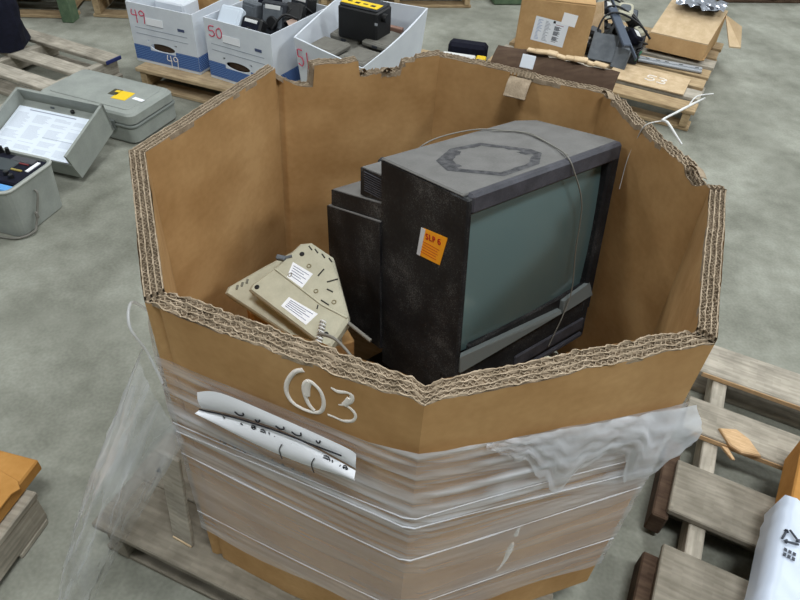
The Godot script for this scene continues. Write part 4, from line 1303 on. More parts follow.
	obj("buckle", bx(Vector3(0.03, 0.26, 0.125), Vector3(0.06, 0.05, 0.02), 0.005), flat(Color(0.42, 0.38, 0.28), 0.5), bag, "tan buckle")

# ---------------------------------------------------------------- white file boxes
func band_texture() -> Image:
	var im := Image.create(128, 32, false, Image.FORMAT_RGB8)
	im.fill(Color(0.20, 0.33, 0.58))
	for y in range(0, 32, 4):
		for x in range(0, 128, 4):
			im.fill_rect(Rect2i(x + (2 if (y / 4) % 2 else 0), y + 1, 2, 2), Color(0.52, 0.66, 0.84))
	return im

# an open file box with its front panel drawn at z = 0, x 0..w, going back to -d
func file_box(label: String, at: Vector3, turn: float, w: float, h: float, d: float, number: String) -> Node3D:
	var t := thing("file_box", label, "box", at, turn, "white file boxes on the tan pallet")
	var th := 0.005
	var hx := w * 0.46
	var hy := h * 0.315
	var rx := 0.074
	var ry := 0.020
	var m := MB.new()
	# front panel with an oval hand hole
	var x0 := hx - 0.09; var x1 := hx + 0.09; var y0 := hy - 0.03; var y1 := hy + 0.03
	for b in [[0.0, 0.0, w, y0], [0.0, y1, w, h], [0.0, y0, x0, y1], [x1, y0, w, y1]]:
		m.box(Vector3((b[0] + b[2]) / 2, (b[1] + b[3]) / 2, -th / 2), Vector3(b[2] - b[0], b[3] - b[1], th))
	var N := 32
	for k in N:
		var q := []
		for a in [TAU * k / N, TAU * (k + 1) / N]:
			var dir := Vector2(cos(a), sin(a))
			var s := minf(0.09 / maxf(absf(dir.x), 1e-4), 0.03 / maxf(absf(dir.y), 1e-4))
			q.append([Vector2(hx, hy) + Vector2(cos(a) * rx, sin(a) * ry), Vector2(hx, hy) + dir * s])
		for z in [0.0, -th]:
			m.quad(Vector3(q[0][0].x, q[0][0].y, z), Vector3(q[1][0].x, q[1][0].y, z), Vector3(q[1][1].x, q[1][1].y, z), Vector3(q[0][1].x, q[0][1].y, z), Vector3(hx, hy, -th / 2))
		m.quad(Vector3(q[0][0].x, q[0][0].y, 0), Vector3(q[1][0].x, q[1][0].y, 0), Vector3(q[1][0].x, q[1][0].y, -th), Vector3(q[0][0].x, q[0][0].y, -th), Vector3((q[0][0].x - hx) * 9 + hx, (q[0][0].y - hy) * 9 + hy, 0))
	obj("front_panel", m, mats.white_card, t)
	var b := MB.new()
	b.box(Vector3(th / 2, h / 2, -d / 2), Vector3(th, h, d - 2 * th))
	b.box(Vector3(w - th / 2, h / 2, -d / 2), Vector3(th, h, d - 2 * th))
	b.box(Vector3(w / 2, h / 2, -d + th / 2), Vector3(w, h, th))
	b.box(Vector3(w / 2, th / 2, -d / 2), Vector3(w, th, d - 2 * th))
	obj("sides", b, mats.white_card, t)
	obj("hole_shade", bx(Vector3(hx, hy, -0.03), Vector3(0.14, 0.05, 0.03), 0.004), mats.wood_dark, t, "dark block for the shade inside the hand hole")  # dark block behind the opening puts its shade into colour
	var pm := printed(band_texture(), 0.8)
	var band := MB.new()
	var yb0 := h * 0.045
	var yb1 := h * 0.30
	for e in [[Vector3(0, 0, 0.0012), Vector3(hx - rx - 0.004, 0, 0.0012), yb1], [Vector3(hx - rx - 0.004, 0, 0.0012), Vector3(hx + rx + 0.004, 0, 0.0012), hy - ry - 0.002], [Vector3(hx + rx + 0.004, 0, 0.0012), Vector3(w, 0, 0.0012), yb1], [Vector3(w + 0.0012, 0, 0), Vector3(w + 0.0012, 0, -d), yb1]]:
		band.uvquad(e[0] + Vector3(0, e[2], 0), e[1] + Vector3(0, e[2], 0), e[1] + Vector3(0, yb0, 0), e[0] + Vector3(0, yb0, 0), Vector3(w / 2, h / 2, -d / 2))
	obj("printed_band", band, pm, t, "blue dotted printed band")
	var ln := MB.new()
	for y in [0.50, 0.60]:
		ln.box(Vector3(w * 0.48, h * y, 0.0008), Vector3(w * 0.80, 0.0022, 0.0012))
	obj("printed_line", ln, flat(Color(0.55, 0.57, 0.62)), t, "thin printed lines").set_meta("kind", "stuff")
	obj("paper_label", bx(Vector3(w * 0.40, h * 0.735, 0.001), Vector3(w * 0.26, h * 0.12, 0.0015), 0.0), mats.paper, t, "blank white label")
	obj("label_edge", bx(Vector3(w * 0.40, h * 0.672, 0.0012), Vector3(w * 0.26, 0.003, 0.0018), 0.0), flat(Color(0.55, 0.56, 0.60)), t)
	obj("printed_emblem", bx(Vector3(w * 0.80, h * 0.70, 0.001), Vector3(w * 0.10, h * 0.045, 0.0015), 0.0), flat(Color(0.28, 0.32, 0.45)), t, "small dark printed emblem")
	place_digits("marker_digit", t, number, Vector3(w * 0.06, h * 0.72, 0.001), Vector3.RIGHT, Vector3.UP, w * 0.10, h * 0.17, 0.0028, mats.red_ink, "red marker number " + number)
	return t

func build_white_boxes() -> void:
	var b49 := file_box("white file box numbered 49 in red, first of the row on the tan pallet", Vector3(-1.485, 0.12, -3.347), deg_to_rad(-19.1), 0.393, 0.30, 0.42, "49")
	place_digits("chalk_digit", b49, "49", Vector3(0.20, 0.016, 0.003), Vector3.RIGHT, Vector3.UP, 0.032, 0.05, 0.0022, mats.paint, "white chalk number 49")
	var brd := thing("wooden_board", "brown wooden board sticking out of file box 49", "board", Vector3(-1.13, 0.127, -3.60), deg_to_rad(-20))
	obj("plank", bx(Vector3(0, 0.14, 0), Vector3(0.22, 0.28, 0.02), 0.002), mats.card, brd)
	obj("batten", bx(Vector3(0.09, 0.14, 0.014), Vector3(0.03, 0.28, 0.01), 0.002), mats.wood_dark, brd)
	var flapb := thing("foam_block", "pale grey foam block lying in file box 49", "foam", Vector3(-1.283, 0.127, -3.534), deg_to_rad(-19))
	obj("block", bx(Vector3(-0.01, 0.13, 0), Vector3(0.18, 0.26, 0.14), 0.008), mats.white_card, flapb)

	var b50 := file_box("white file box numbered 50 in red, full of dark instruments, between boxes 49 and 51", Vector3(-1.055, 0.12, -3.205), deg_to_rad(-25.5), 0.404, 0.30, 0.50, "50")
	# contents of 50
	var g := "instruments in file box 50"
	var T50 := Transform3D(Basis(Vector3.UP, deg_to_rad(-25.5)), Vector3(-1.055, 0.12, -3.205))
	obj("cloth_lining", bx(Vector3(0.202, 0.09, -0.25), Vector3(0.36, 0.165, 0.45), 0.03), mats.navy, b50, "dark folded cloth lining")
	instrument("white faced meter leaning at the front of file box 50", T50 * Vector3(0.095, 0.275, -0.085), -0.35, 0.75, Vector3(0.125, 0.14, 0.05), flat(Color(0.80, 0.84, 0.88), 0.5), mats.mid_grey, g, false)
	instrument("black meter with white label strip and round dial, beside the white meter", T50 * Vector3(0.215, 0.245, -0.10), -0.45, 0.6, Vector3(0.12, 0.13, 0.06), mats.black, mats.navy, g, true)
	instrument("grey boxy meter with a white tag standing behind the dial meter", T50 * Vector3(0.24, 0.27, -0.26), -0.25, 0.3, Vector3(0.13, 0.16, 0.08), mats.dark_grey, mats.mid_grey, g, true)
	instrument("slate grey meter at the middle of file box 50", T50 * Vector3(0.11, 0.26, -0.24), -0.6, 0.25, Vector3(0.10, 0.14, 0.07), mats.mid_grey, mats.dark_grey, g, false)
	instrument("small grey adapter tucked in the front right corner of file box 50", T50 * Vector3(0.325, 0.215, -0.09), -0.3, 1.1, Vector3(0.09, 0.07, 0.06), mats.dark_grey, mats.mid_grey, g, false)
	instrument("black charger in the right rear of file box 50", T50 * Vector3(0.33, 0.29, -0.30), -0.2, 0.7, Vector3(0.09, 0.11, 0.07), mats.black, mats.dark_grey, g, false)
	instrument("black lens shaped instrument at the back of file box 50", T50 * Vector3(0.30, 0.30, -0.42), -0.5, 0.2, Vector3(0.12, 0.10, 0.07), mats.black, mats.dark_grey, g, true)
	instrument("navy meter in the left rear of file box 50", T50 * Vector3(0.10, 0.27, -0.40), -0.1, 0.3, Vector3(0.11, 0.12, 0.08), mats.navy, mats.dark_grey, g, false)
	var wc := obj("white_plug", bx(T50 * Vector3(0.345, 0.262, -0.03), Vector3(0.035, 0.025, 0.03), 0.004, Basis(Vector3.UP, 0.5)), mats.cord_white)
	tag(wc, "small white plug at the front right rim of file box 50", "plug")
	var pk := obj("pink_card", bx(T50 * Vector3(0.37, 0.27, -0.24), Vector3(0.06, 0.004, 0.07), 0.001, Basis(Vector3(0.4, 1, 0.2).normalized(), 0.7) * Basis(Vector3.RIGHT, 0.6)), flat(Color(0.72, 0.62, 0.56), 0.8))
	tag(pk, "pale pink card scrap among the chargers in file box 50", "card")
	for k in 3:
		var s := 0.06 * k
		var cb := obj("black_cable", tb(curve([T50 * Vector3(0.28 + 0.02 * k, 0.25, -0.17 - s), T50 * Vector3(0.32, 0.315 + 0.01 * k, -0.22 - s), T50 * Vector3(0.37, 0.29, -0.27 - s), T50 * Vector3(0.36, 0.25, -0.36 - s * 0.5)], 6), 0.006, 6), mats.black)
		tag(cb, ["black cable looped beside the grey adapter at the front of file box 50", "black cable looped over the middle chargers of file box 50", "black cable looped at the back of file box 50"][k], "cable", "black cables in file box 50")

	# box 51: taller at the back, slightly flared
	var f := thing("file_box", "plain white open file box numbered 51, holding grey cases and a black power pack", "box", Vector3.ZERO, 0.0, "white file boxes on the tan pallet")
	var bo := [Vector3(-0.55, 0.12, -3.04), Vector3(-0.235, 0.12, -2.83), Vector3(0.0, 0.12, -3.29), Vector3(-0.36, 0.12, -3.46)]
	var to := [Vector3(-0.583, 0.42, -3.030), Vector3(-0.234, 0.42, -2.730), Vector3(0.033, 0.50, -3.32), Vector3(-0.42, 0.47, -3.52)]
	var cb2 := Vector3(-0.28, 0.2, -3.15)
	for k in 4:
		var j := (k + 1) % 4
		var m := MB.new()
		var ins := func(p: Vector3) -> Vector3: return p + (Vector3(cb2.x, p.y, cb2.z) - p).normalized() * 0.009
		var nseg := 8
		var rows_o := [[], [], []]
		var rows_i := [[], [], []]
		for c in nseg + 1:
			var t := float(c) / nseg
			var bow := sin(t * PI) * (0.018 if k == 1 else 0.004)
			var outd: Vector3 = ((bo[k] + bo[j]) * 0.5 - cb2)
			outd.y = 0
			outd = outd.normalized()
			for r in 3:
				var p: Vector3 = bo[k].lerp(bo[j], t).lerp(to[k].lerp(to[j], t), r / 2.0) + outd * bow * r / 2.0
				rows_o[r].append(p)
				rows_i[r].append(ins.call(p))
		m.grid(rows_o, cb2)
		m.grid(rows_i, cb2 + (((bo[k] + bo[j]) * 0.5) - cb2) * 4.0)
		for c in nseg:
			m.quad(rows_o[2][c], rows_o[2][c + 1], rows_i[2][c + 1], rows_i[2][c], cb2)
		obj("side_panel", m, mats.white_card, f)
	var bt := MB.new()
	bt.hexa([bo[0], bo[1], bo[2], bo[3], bo[0] + Vector3(0, 0.006, 0), bo[1] + Vector3(0, 0.006, 0), bo[2] + Vector3(0, 0.006, 0), bo[3] + Vector3(0, 0.006, 0)])
	obj("bottom", bt, mats.white_card, f)
	var fx: Vector3 = (to[1] - to[0]).normalized()
	var fy: Vector3 = (to[0] - bo[0]).normalized()
	place_digits("marker_digit", f, "51", to[0].lerp(to[1], 0.03) - fy * 0.125 + Vector3(-0.004, 0, 0.006), fx, fy, 0.045, 0.08, 0.003, mats.red_ink, "red marker number 51")
	# grey flat cases
	var gc := "flat grey cases in file box 51"
	var st := thing("grey_case", "large flat grey case at the bottom of file box 51", "case", Vector3(-0.27, 0.127, -3.14), deg_to_rad(-35), gc)
	obj("shell", bx(Vector3(0, 0.112, 0), Vector3(0.24, 0.224, 0.32), 0.01), mats.taupe, st)
	obj("seam", bx(Vector3(0, 0.12, 0), Vector3(0.244, 0.006, 0.324), 0.002), mats.dark_grey, st)
	for e in [["flat grey case at the front left of file box 51", Vector3(-0.425, 0.372, -3.06), -30.0, Vector3(0.16, 0.028, 0.15), 0.05], ["flat grey case at the front corner of file box 51", Vector3(-0.262, 0.372, -2.955), -30.0, Vector3(0.15, 0.035, 0.17), 0.0], ["flat grey case at the right of file box 51", Vector3(-0.150, 0.380, -3.17), -32.0, Vector3(0.16, 0.026, 0.22), -0.03], ["flat grey case behind the black power pack", Vector3(-0.325, 0.365, -3.30), -28.0, Vector3(0.17, 0.03, 0.2), 0.1]]:
		var o := thing("grey_case", e[0], "case", e[1], deg_to_rad(e[2]), gc)
		o.rotation.x = e[4]
		obj("shell", bx(Vector3.ZERO, e[3], 0.008), mats.taupe, o)
		obj("latch", bx(Vector3(0, 0.0, e[3].z / 2 + 0.001), Vector3(0.03, 0.012, 0.004), 0.001), mats.dark_grey, o)
		obj("raised_panel", bx(Vector3(0, e[3].y / 2, 0), Vector3(e[3].x - 0.04, 0.004, e[3].z - 0.04), 0.0015), mats.taupe, o)
	# black power pack
	var pw := thing("power_pack", "black power pack with a yellow label on top, standing in file box 51", "battery", Vector3(-0.396, 0.372, -3.205), deg_to_rad(-24))
	obj("housing", bx(Vector3(0.105, 0.075, -0.075), Vector3(0.215, 0.15, 0.15), 0.008), mats.black, pw)
	obj("top_cover", bx(Vector3(0.105, 0.155, -0.075), Vector3(0.205, 0.014, 0.14), 0.006), mats.dark_grey, pw)
	var yl := obj("warning_label", bx(Vector3(0.105, 0.1635, -0.045), Vector3(0.195, 0.002, 0.065), 0.0), mats.yellow, pw, "yellow warning label")
	var yt := MB.new()
	for k in 4:
		yt.box(Vector3(0.042 + k * 0.042, 0.165, -0.045 + 0.004 * (k % 2)), Vector3(0.024, 0.001, 0.012 + 0.008 * (k % 2)))
	obj("label_print", yt, mats.black, yl, "black print").set_meta("kind", "stuff")
	obj("side_knob", tb([Vector3(0.21, 0.115, -0.06), Vector3(0.235, 0.115, -0.06)], 0.02, 10), mats.black, pw)
	obj("terminal", bx(Vector3(0.208, 0.10, 0.001), Vector3(0.014, 0.012, 0.004), 0.001), mats.steel, pw, "bright metal catch")
	var bk := thing("brown_bracket", "brown and pink bracket resting beside the power pack in file box 51", "bracket", Vector3(-0.13, 0.385, -3.30), deg_to_rad(-24))
	obj("bar", bx(Vector3(0, 0.012, 0), Vector3(0.10, 0.022, 0.03), 0.003), flat(Color(0.55, 0.42, 0.36), 0.6), bk)
	obj("edge_strip", bx(Vector3(0, -0.002, 0.012), Vector3(0.10, 0.008, 0.01), 0.001), flat(Color(0.25, 0.13, 0.11), 0.6), bk)

func instrument(label: String, at: Vector3, turn: float, tilt: float, s: Vector3, body: Material, face: Material, group: String, dial: bool) -> void:
	var t := thing("meter", label, "meter", at, turn, group)
	t.rotation.x = -tilt
	obj("body", bx(Vector3.ZERO, s, minf(s.x, s.y) * 0.08), body, t)
	obj("face", bx(Vector3(0, s.y * 0.05, s.z / 2), Vector3(s.x * 0.8, s.y * 0.62, 0.006), 0.002), face if dial else body, t)
	if dial:
		var m := MB.new()
		m.lathe([Vector2(0.0, 0.012), Vector2(s.x * 0.2, 0.012), Vector2(s.x * 0.25, 0.0)], 16, Transform3D(Basis(Vector3.RIGHT, PI / 2), Vector3(0, -s.y * 0.12, s.z / 2 + 0.003)))
		obj("dial", m, mats.black, t)
		obj("label_strip", bx(Vector3(0, s.y * 0.33, s.z / 2 + 0.002), Vector3(s.x * 0.62, s.y * 0.12, 0.005), 0.001), mats.cord_white, t, "white label strip")

# ---------------------------------------------------------------- right: cartons and heaped electronics
func label_image() -> Image:
	var im := Image.create(256, 160, false, Image.FORMAT_RGB8)
	im.fill(Color(0.90, 0.92, 0.95))
	var r := RandomNumberGenerator.new()
	r.seed = 12
	for y in range(16, 146, 9):
		im.fill_rect(Rect2i(24, y, r.randi_range(16, 40), 4), Color(0.62, 0.68, 0.80))
		im.fill_rect(Rect2i(82, y, r.randi_range(18, 48), 4), Color(0.60, 0.63, 0.68))
	for y in range(36, 140, 4):
		if r.randf() < 0.75:
			im.fill_rect(Rect2i(156, y, r.randi_range(34, 54), 3), Color(0.28, 0.30, 0.34))
	im.fill_rect(Rect2i(138, 4, 18, 16), Color(0.08, 0.08, 0.10))
	im.fill_rect(Rect2i(160, 24, 62, 4), Color(0.6, 0.45, 0.5))
	return im

func build_right_goods() -> void:
	var T53 := Transform3D(Basis(Vector3.UP, deg_to_rad(-12.0)), Vector3(0.561, 0.12, -3.86))
	var c := thing("carton", "upright brown carton with a white shipping label on its side, beside the heap of electronics", "box", T53.origin, deg_to_rad(-8.0))
	var w := 0.41
	var h := 0.30
	var body := MB.new()
	body.box(Vector3(w / 2, h / 2, -0.16), Vector3(w, h, 0.32), 0.004)
	obj("body", body, mats.card_light, c)
	var fl := MB.new()
	fl.box(Vector3(w / 2, h + 0.004, -0.08), Vector3(w - 0.004, 0.006, 0.155), 0.001)
	obj("top_flap", fl, mats.card_light, c)
	obj("top_flap", bx(Vector3(w / 2, h + 0.004, -0.24), Vector3(w - 0.004, 0.006, 0.155), 0.001), mats.card_light, c)
	var lb := MB.new()
	lb.uvquad(Vector3(0.095, 0.215, 0.0015), Vector3(0.285, 0.19, 0.0015), Vector3(0.275, 0.055, 0.0015), Vector3(0.085, 0.08, 0.0015), Vector3(0.2, 0.1, -1))
	obj("shipping_label", lb, printed(label_image(), 0.7), c, "white shipping label")
	var lb2 := MB.new()
	lb2.hexa([Vector3(0.245, 0.25, 0.0008), Vector3(0.325, 0.24, 0.0008), Vector3(0.318, 0.175, 0.0008), Vector3(0.238, 0.185, 0.0008), Vector3(0.245, 0.25, 0.0026), Vector3(0.325, 0.24, 0.0026), Vector3(0.318, 0.175, 0.0026), Vector3(0.238, 0.185, 0.0026)])
	obj("small_label", lb2, mats.paper, c, "small white label")
	# tipped carton with bubble bag
	var k := thing("carton", "open brown carton lying on its side with silver bags in its mouth", "box", Vector3(1.375, 0.142, -4.02), deg_to_rad(-27))
	var cw := 0.335
	var cd := 0.36
	var chh := 0.19
	var cb := MB.new()
	# walls as slabs: bottom, left, right, front; open to the back and top
	var tilt := 0.10
	cb.hexa([Vector3(0, 0, 0), Vector3(cw, 0, 0), Vector3(cw, 0, 0.008), Vector3(0, 0, 0.008), Vector3(0.0, 0.085, -0.02), Vector3(cw, 0.085, -0.02), Vector3(cw, 0.085, -0.012), Vector3(0, 0.085, -0.012)])
	obj("front_panel", cb, mats.card_light, k)
	var tpn := MB.new()
	tpn.hexa([Vector3(0, 0.085, -0.012), Vector3(cw, 0.085, -0.012), Vector3(cw + 0.02, chh, -cd), Vector3(0.02, chh, -cd), Vector3(0, 0.091, -0.012), Vector3(cw, 0.091, -0.012), Vector3(cw + 0.02, chh + 0.006, -cd), Vector3(0.02, chh + 0.006, -cd)])
	obj("upper_panel", tpn, mats.card_pale, k, "paler upper panel")
	for s in [0.0, cw - 0.006]:
		var sp := MB.new()
		sp.hexa([Vector3(s, 0, 0), Vector3(s + 0.006, 0, 0), Vector3(s + 0.026, 0, -cd), Vector3(s + 0.02, 0, -cd), Vector3(s, 0.085, -0.012), Vector3(s + 0.006, 0.085, -0.012), Vector3(s + 0.026, chh, -cd), Vector3(s + 0.02, chh, -cd)])
		obj("side_panel", sp, mats.card_light, k)
	obj("lower_panel", bx(Vector3(cw / 2 + 0.01, 0.003, -cd / 2), Vector3(cw, 0.006, cd), 0.001), mats.card_light, k)
	var flp := MB.new()
	flp.hexa([Vector3(cw + 0.015, 0.17, -cd + 0.02), Vector3(cw + 0.13, 0.14, -cd + 0.08), Vector3(cw + 0.17, 0.05, -cd + 0.16), Vector3(cw + 0.11, 0.06, -cd + 0.22), Vector3(cw + 0.015, 0.178, -cd + 0.02), Vector3(cw + 0.13, 0.148, -cd + 0.08), Vector3(cw + 0.17, 0.058, -cd + 0.16), Vector3(cw + 0.11, 0.068, -cd + 0.22)])
	obj("loose_flap", flp, mats.card_pale, k, "loose flap hanging off the corner")
	# silver bag
	var bag := thing("silver_bag", "crumpled silver antistatic bag at the mouth of the tipped carton", "bag", k.transform * Vector3(0.20, 0.197, -0.33), deg_to_rad(-27))
	var bm := MB.new()
	var rows := []
	for r in 9:
		var line := []
		for s in 13:
			var u := s / 12.0 - 0.5
			var v := r / 8.0 - 0.5
			line.append(Vector3(u * 0.28, 0.018 + 0.05 * (0.5 - absf(v)) + 0.028 * noise.get_noise_2d(u * 14.0, v * 12.0), v * 0.20))
		rows.append(line)
	bm.grid(rows, Vector3(0, -1, 0))
	var sb := flat(Color(0.70, 0.72, 0.76), 0.22, 0.6)
	sb.cull_mode = BaseMaterial3D.CULL_DISABLED
	obj("film", bm, sb, bag)
	obj("contents", bx(Vector3(0.0, 0.014, 0), Vector3(0.22, 0.026, 0.15), 0.01), mats.dark_grey, bag)
	# steel rail
	var rl := thing("steel_rail", "slotted grey steel drawer rail lying along the front of the tipped carton", "rail", Vector3(1.475, 0.121, -3.815), deg_to_rad(-19))
	obj("channel", bx(Vector3(0, 0.006, 0), Vector3(0.36, 0.012, 0.075), 0.002), mats.steel, rl)
	obj("slide", bx(Vector3(0, 0.014, 0.0), Vector3(0.36, 0.006, 0.022), 0.001), mats.steel, rl)
	for x in [-0.13, -0.07, -0.02, 0.06, 0.15]:
		obj("slot", bx(Vector3(x, 0.0172, 0.002), Vector3(0.022, 0.002, 0.009), 0.0), mats.black, rl)
	# cardboard sheet marked 53
	var sh := thing("cardboard_sheet", "flat brown cardboard sheet with white chalk number 53 on the pallet", "cardboard", Vector3(1.30, 0.120, -3.595), deg_to_rad(-25))
	obj("sheet", bx(Vector3(0, 0.004, 0.0), Vector3(0.42, 0.007, 0.24), 0.001), mats.card_pale, sh)
	var q0 := Vector3(-0.02, 0.0085, 0.04)
	place_digits("chalk_digit", sh, "53", q0, Vector3(1, 0, 0.10), Vector3(0.10, 0, -1), 0.055, 0.075, 0.004, mats.paint, "white chalk number 53")

	# the heap
	var g := "scrap electronics heaped between the two cartons"
	var base := thing("electronics_crate", "low dark crate under the heap of scrap electronics", "box", Vector3(1.20, 0.120, -4.03), deg_to_rad(-20))
	obj("body", bx(Vector3(0, 0.036, 0), Vector3(0.30, 0.07, 0.42), 0.004), mats.dark_grey, base)
	obj("dark_liner", bx(Vector3(0, 0.072, 0), Vector3(0.28, 0.004, 0.40), 0.001), mats.black, base)
	plate("dark grey sloping plastic panel in front of the heap", Vector3(1.068, 0.195, -3.815), Vector3(0.15, 0.16, 0.012), Basis(Vector3.UP, -0.3) * Basis(Vector3.RIGHT, -0.75), mats.mid_grey, g)
	plate("upright grey plate standing at the heap's front edge", Vector3(1.155, 0.172, -3.725), Vector3(0.085, 0.11, 0.012), Basis(Vector3.UP, -0.5) * Basis(Vector3.RIGHT, -0.5), mats.mid_grey, g)
	plate("long slate blue bar leaning over the heap", Vector3(1.14, 0.30, -3.86), Vector3(0.05, 0.022, 0.36), Basis(Vector3.UP, 0.12) * Basis(Vector3.RIGHT, 0.25), flat(Color(0.27, 0.31, 0.37), 0.5), g)
	plate("pale cardboard strip beside the labelled carton", Vector3(1.035, 0.30, -3.965), Vector3(0.07, 0.19, 0.006), Basis(Vector3.UP, -0.35) * Basis(Vector3.FORWARD, -0.35) * Basis(Vector3.RIGHT, -0.5), mats.card_pale, g)
	plate("bright green circuit board at the foot of the heap", Vector3(1.25, 0.165, -3.822), Vector3(0.07, 0.01, 0.055), Basis(Vector3.UP, -0.6) * Basis(Vector3.RIGHT, 0.35), mats.green, g)
	var ph := thing("desk_charger", "beige round-cornered desk charger on top of the heap", "charger", Vector3(1.205, 0.325, -4.06), deg_to_rad(-10), g)
	ph.rotation.x = 0.4
	var pm := MB.new()
	pm.slab(rrect(0.092, 0.11, 0.025), 0.05, 0.008, Transform3D(Basis.IDENTITY, Vector3(0, -0.025, 0)))
	obj("body", pm, mats.beige, ph)
	var pw := MB.new()
	pw.slab(rrect(0.062, 0.055, 0.02), 0.006, 0.002, Transform3D(Basis.IDENTITY, Vector3(0, 0.022, -0.005)))
	obj("dish", pw, mats.mid_grey, ph, "grey dish")
	var pk := thing("small_charger", "small beige round charger low at the heap's right", "charger", Vector3(1.302, 0.225, -4.00), 0.3, g)
	var pkm := MB.new()
	pkm.lathe([Vector2(0.0, 0.035), Vector2(0.030, 0.032), Vector2(0.040, 0.018), Vector2(0.040, 0.0), Vector2(0.0, 0.0)], 18, Transform3D.IDENTITY)
	obj("body", pkm, mats.beige, pk)
	obj("contact", bx(Vector3(0, 0.036, 0), Vector3(0.02, 0.003, 0.01), 0.001), mats.dark_grey, pk)
	var spots := [[1.012, 0.160, -3.90, "near the labelled carton's foot"], [1.02, 0.240, -3.92, "above the lowest one by the labelled carton"], [1.275, 0.26, -4.12, "right of the desk charger"], [1.262, 0.23, -3.93, "behind the circuit board"], [1.09, 0.23, -4.10, "behind the pale cardboard strip"], [1.31, 0.25, -4.24, "against the tipped carton"], [1.19, 0.235, -4.00, "under the desk charger"], [1.00, 0.27, -4.18, "at the heap's back left"], [1.20, 0.185, -3.80, "behind the upright grey plate"], [1.13, 0.30, -4.18, "at the heap's back"]]
	var r := RandomNumberGenerator.new()
	r.seed = 21
	for i in spots.size():
		var s = spots[i]
		var a := thing("power_adapter", "black power adapter " + s[3], "adapter", Vector3(s[0], s[1], s[2]), r.randf_range(-1, 1), "black power adapters in the heap")
		a.rotation.x = r.randf_range(-0.6, 0.6)
		a.rotation.z = r.randf_range(-0.5, 0.5)
		obj("body", bx(Vector3.ZERO, Vector3(0.066, 0.05, 0.085) * r.randf_range(0.85, 1.05), 0.008), [mats.black, mats.dark_grey, mats.black, mats.navy][i % 4], a)
		obj("cord", tb(curve([Vector3(0, 0, 0.038), Vector3(0.015, 0.02, 0.065), Vector3(0.05, 0.025, 0.07), Vector3(0.06, 0.0, 0.03)], 6), 0.0045, 6), mats.black, a)
		obj("rating_label", bx(Vector3(0, 0.0255, 0), Vector3(0.035, 0.003, 0.05), 0.0), mats.mid_grey if i % 3 else mats.cord_white, a)
	for i in 4:
		var z := -3.93 - 0.09 * i
		var cb3 := obj("black_cable", tb(curve([Vector3(1.02 + 0.02 * i, 0.22, z + 0.05), Vector3(1.06, 0.33, z), Vector3(1.15, 0.345 + 0.01 * i, z - 0.03), Vector3(1.26, 0.31, z + 0.02), Vector3(1.34, 0.24, z + 0.05)], 7), 0.006, 6), mats.black if i < 3 else mats.cord_grey)
		tag(cb3, ["black cable looped across the heap, nearest the cardboard sheet", "black cable looped across the heap, second from the cardboard sheet", "black cable looped across the heap, third from the cardboard sheet", "light grey cable looped across the back of the heap"][i], "cable", "cables over the heap")
	# strap of plastic at the far rim
	var kn := thing("hand_tool", "dark blue flat tool with yellow edge lying past the back rim of the octagonal box", "tool", Vector3(0.30, 0.0, -3.98), deg_to_rad(-10))
	obj("blade", bx(Vector3(0, 0.05, -0.03), Vector3(0.24, 0.1, 0.10), 0.02), mats.navy, kn)
	obj("white_edge", bx(Vector3(-0.04, 0.03, 0.07), Vector3(0.20, 0.05, 0.05), 0.006), mats.cord_white, kn, "white edge")
	obj("yellow_end", bx(Vector3(0.095, 0.032, 0.072), Vector3(0.06, 0.054, 0.055), 0.006), mats.yellow, kn, "yellow end")

	# near right: carton with white plastic sheet
	var rc := thing("carton", "orange-brown carton on the splintered pallet, half covered by white plastic", "box", Vector3(1.062, 0.121, -1.054), deg_to_rad(-30))
	obj("body", bx(Vector3(0.2, 0.058, 0.27), Vector3(0.40, 0.115, 0.56), 0.004), mats.card_orange, rc)
	obj("tape", bx(Vector3(0.2, 0.1162, 0.27), Vector3(0.05, 0.001, 0.56), 0.0), mats.card_light, rc)
	var ws := thing("plastic_sheet", "white plastic sheet printed with a recycling triangle, lying on the orange-brown carton", "plastic sheet", Vector3(1.062, 0.238, -1.054), deg_to_rad(-30))
	var wm := MB.new()
	var rw := []
	for q in 15:
		var line := []
		for s in 15:
			var u := s / 14.0
			var v := q / 14.0
			line.append(Vector3(-0.024 + 0.008 * noise.get_noise_1d(v * 5.0) + maxf(u - 0.12, 0.0) * 0.36, 0.004 - maxf(0.12 - u, 0.0) * 0.75 + 0.005 * absf(noise.get_noise_2d(u * 6.0, v * 7.0)), 0.225 + 0.03 * noise.get_noise_1d(u * 4.0) + v * 0.31))
		rw.append(line)
	wm.grid(rw, Vector3(0, -1, 0))
	obj("sheet", wm, flat(Color(0.78, 0.82, 0.88), 0.35), ws)
	var tri := MB.new()
	var c3 := Vector3(0.010, 0.011, 0.335)
	var pts := []
	for a in [-PI / 2 - 0.3, -PI / 2 + TAU / 3 - 0.3, -PI / 2 + 2 * TAU / 3 - 0.3]:
		pts.append(c3 + Vector3(cos(a), 0, sin(a)) * 0.024)
	for i in 3:
		var a0: Vector3 = pts[i].lerp(pts[(i + 1) % 3], 0.12)
		var a1: Vector3 = pts[i].lerp(pts[(i + 1) % 3], 0.80)
		tri.tube([a0, a1], 0.0026, 5)
		tri.tube([pts[i].lerp(pts[(i + 1) % 3], 0.72), a1 + (a1 - a0) * 0.12], [0.006, 0.0005], 5)
	for i in 2:
		for j in 3:
			tri.box(c3 + Vector3(-0.004 + j * 0.009, -0.001, 0.036 + i * 0.013), Vector3(0.006, 0.001, 0.008))
	obj("recycling_mark", tri, flat(Color(0.22, 0.24, 0.28)), ws, "dark recycling triangle")

	# near left: orange carton, flattened
	var lc := thing("carton", "flattened orange-brown carton with a torn corner on the pallet at the frame's edge", "box", Vector3(-0.856, 0.131, -0.797), deg_to_rad(-11))
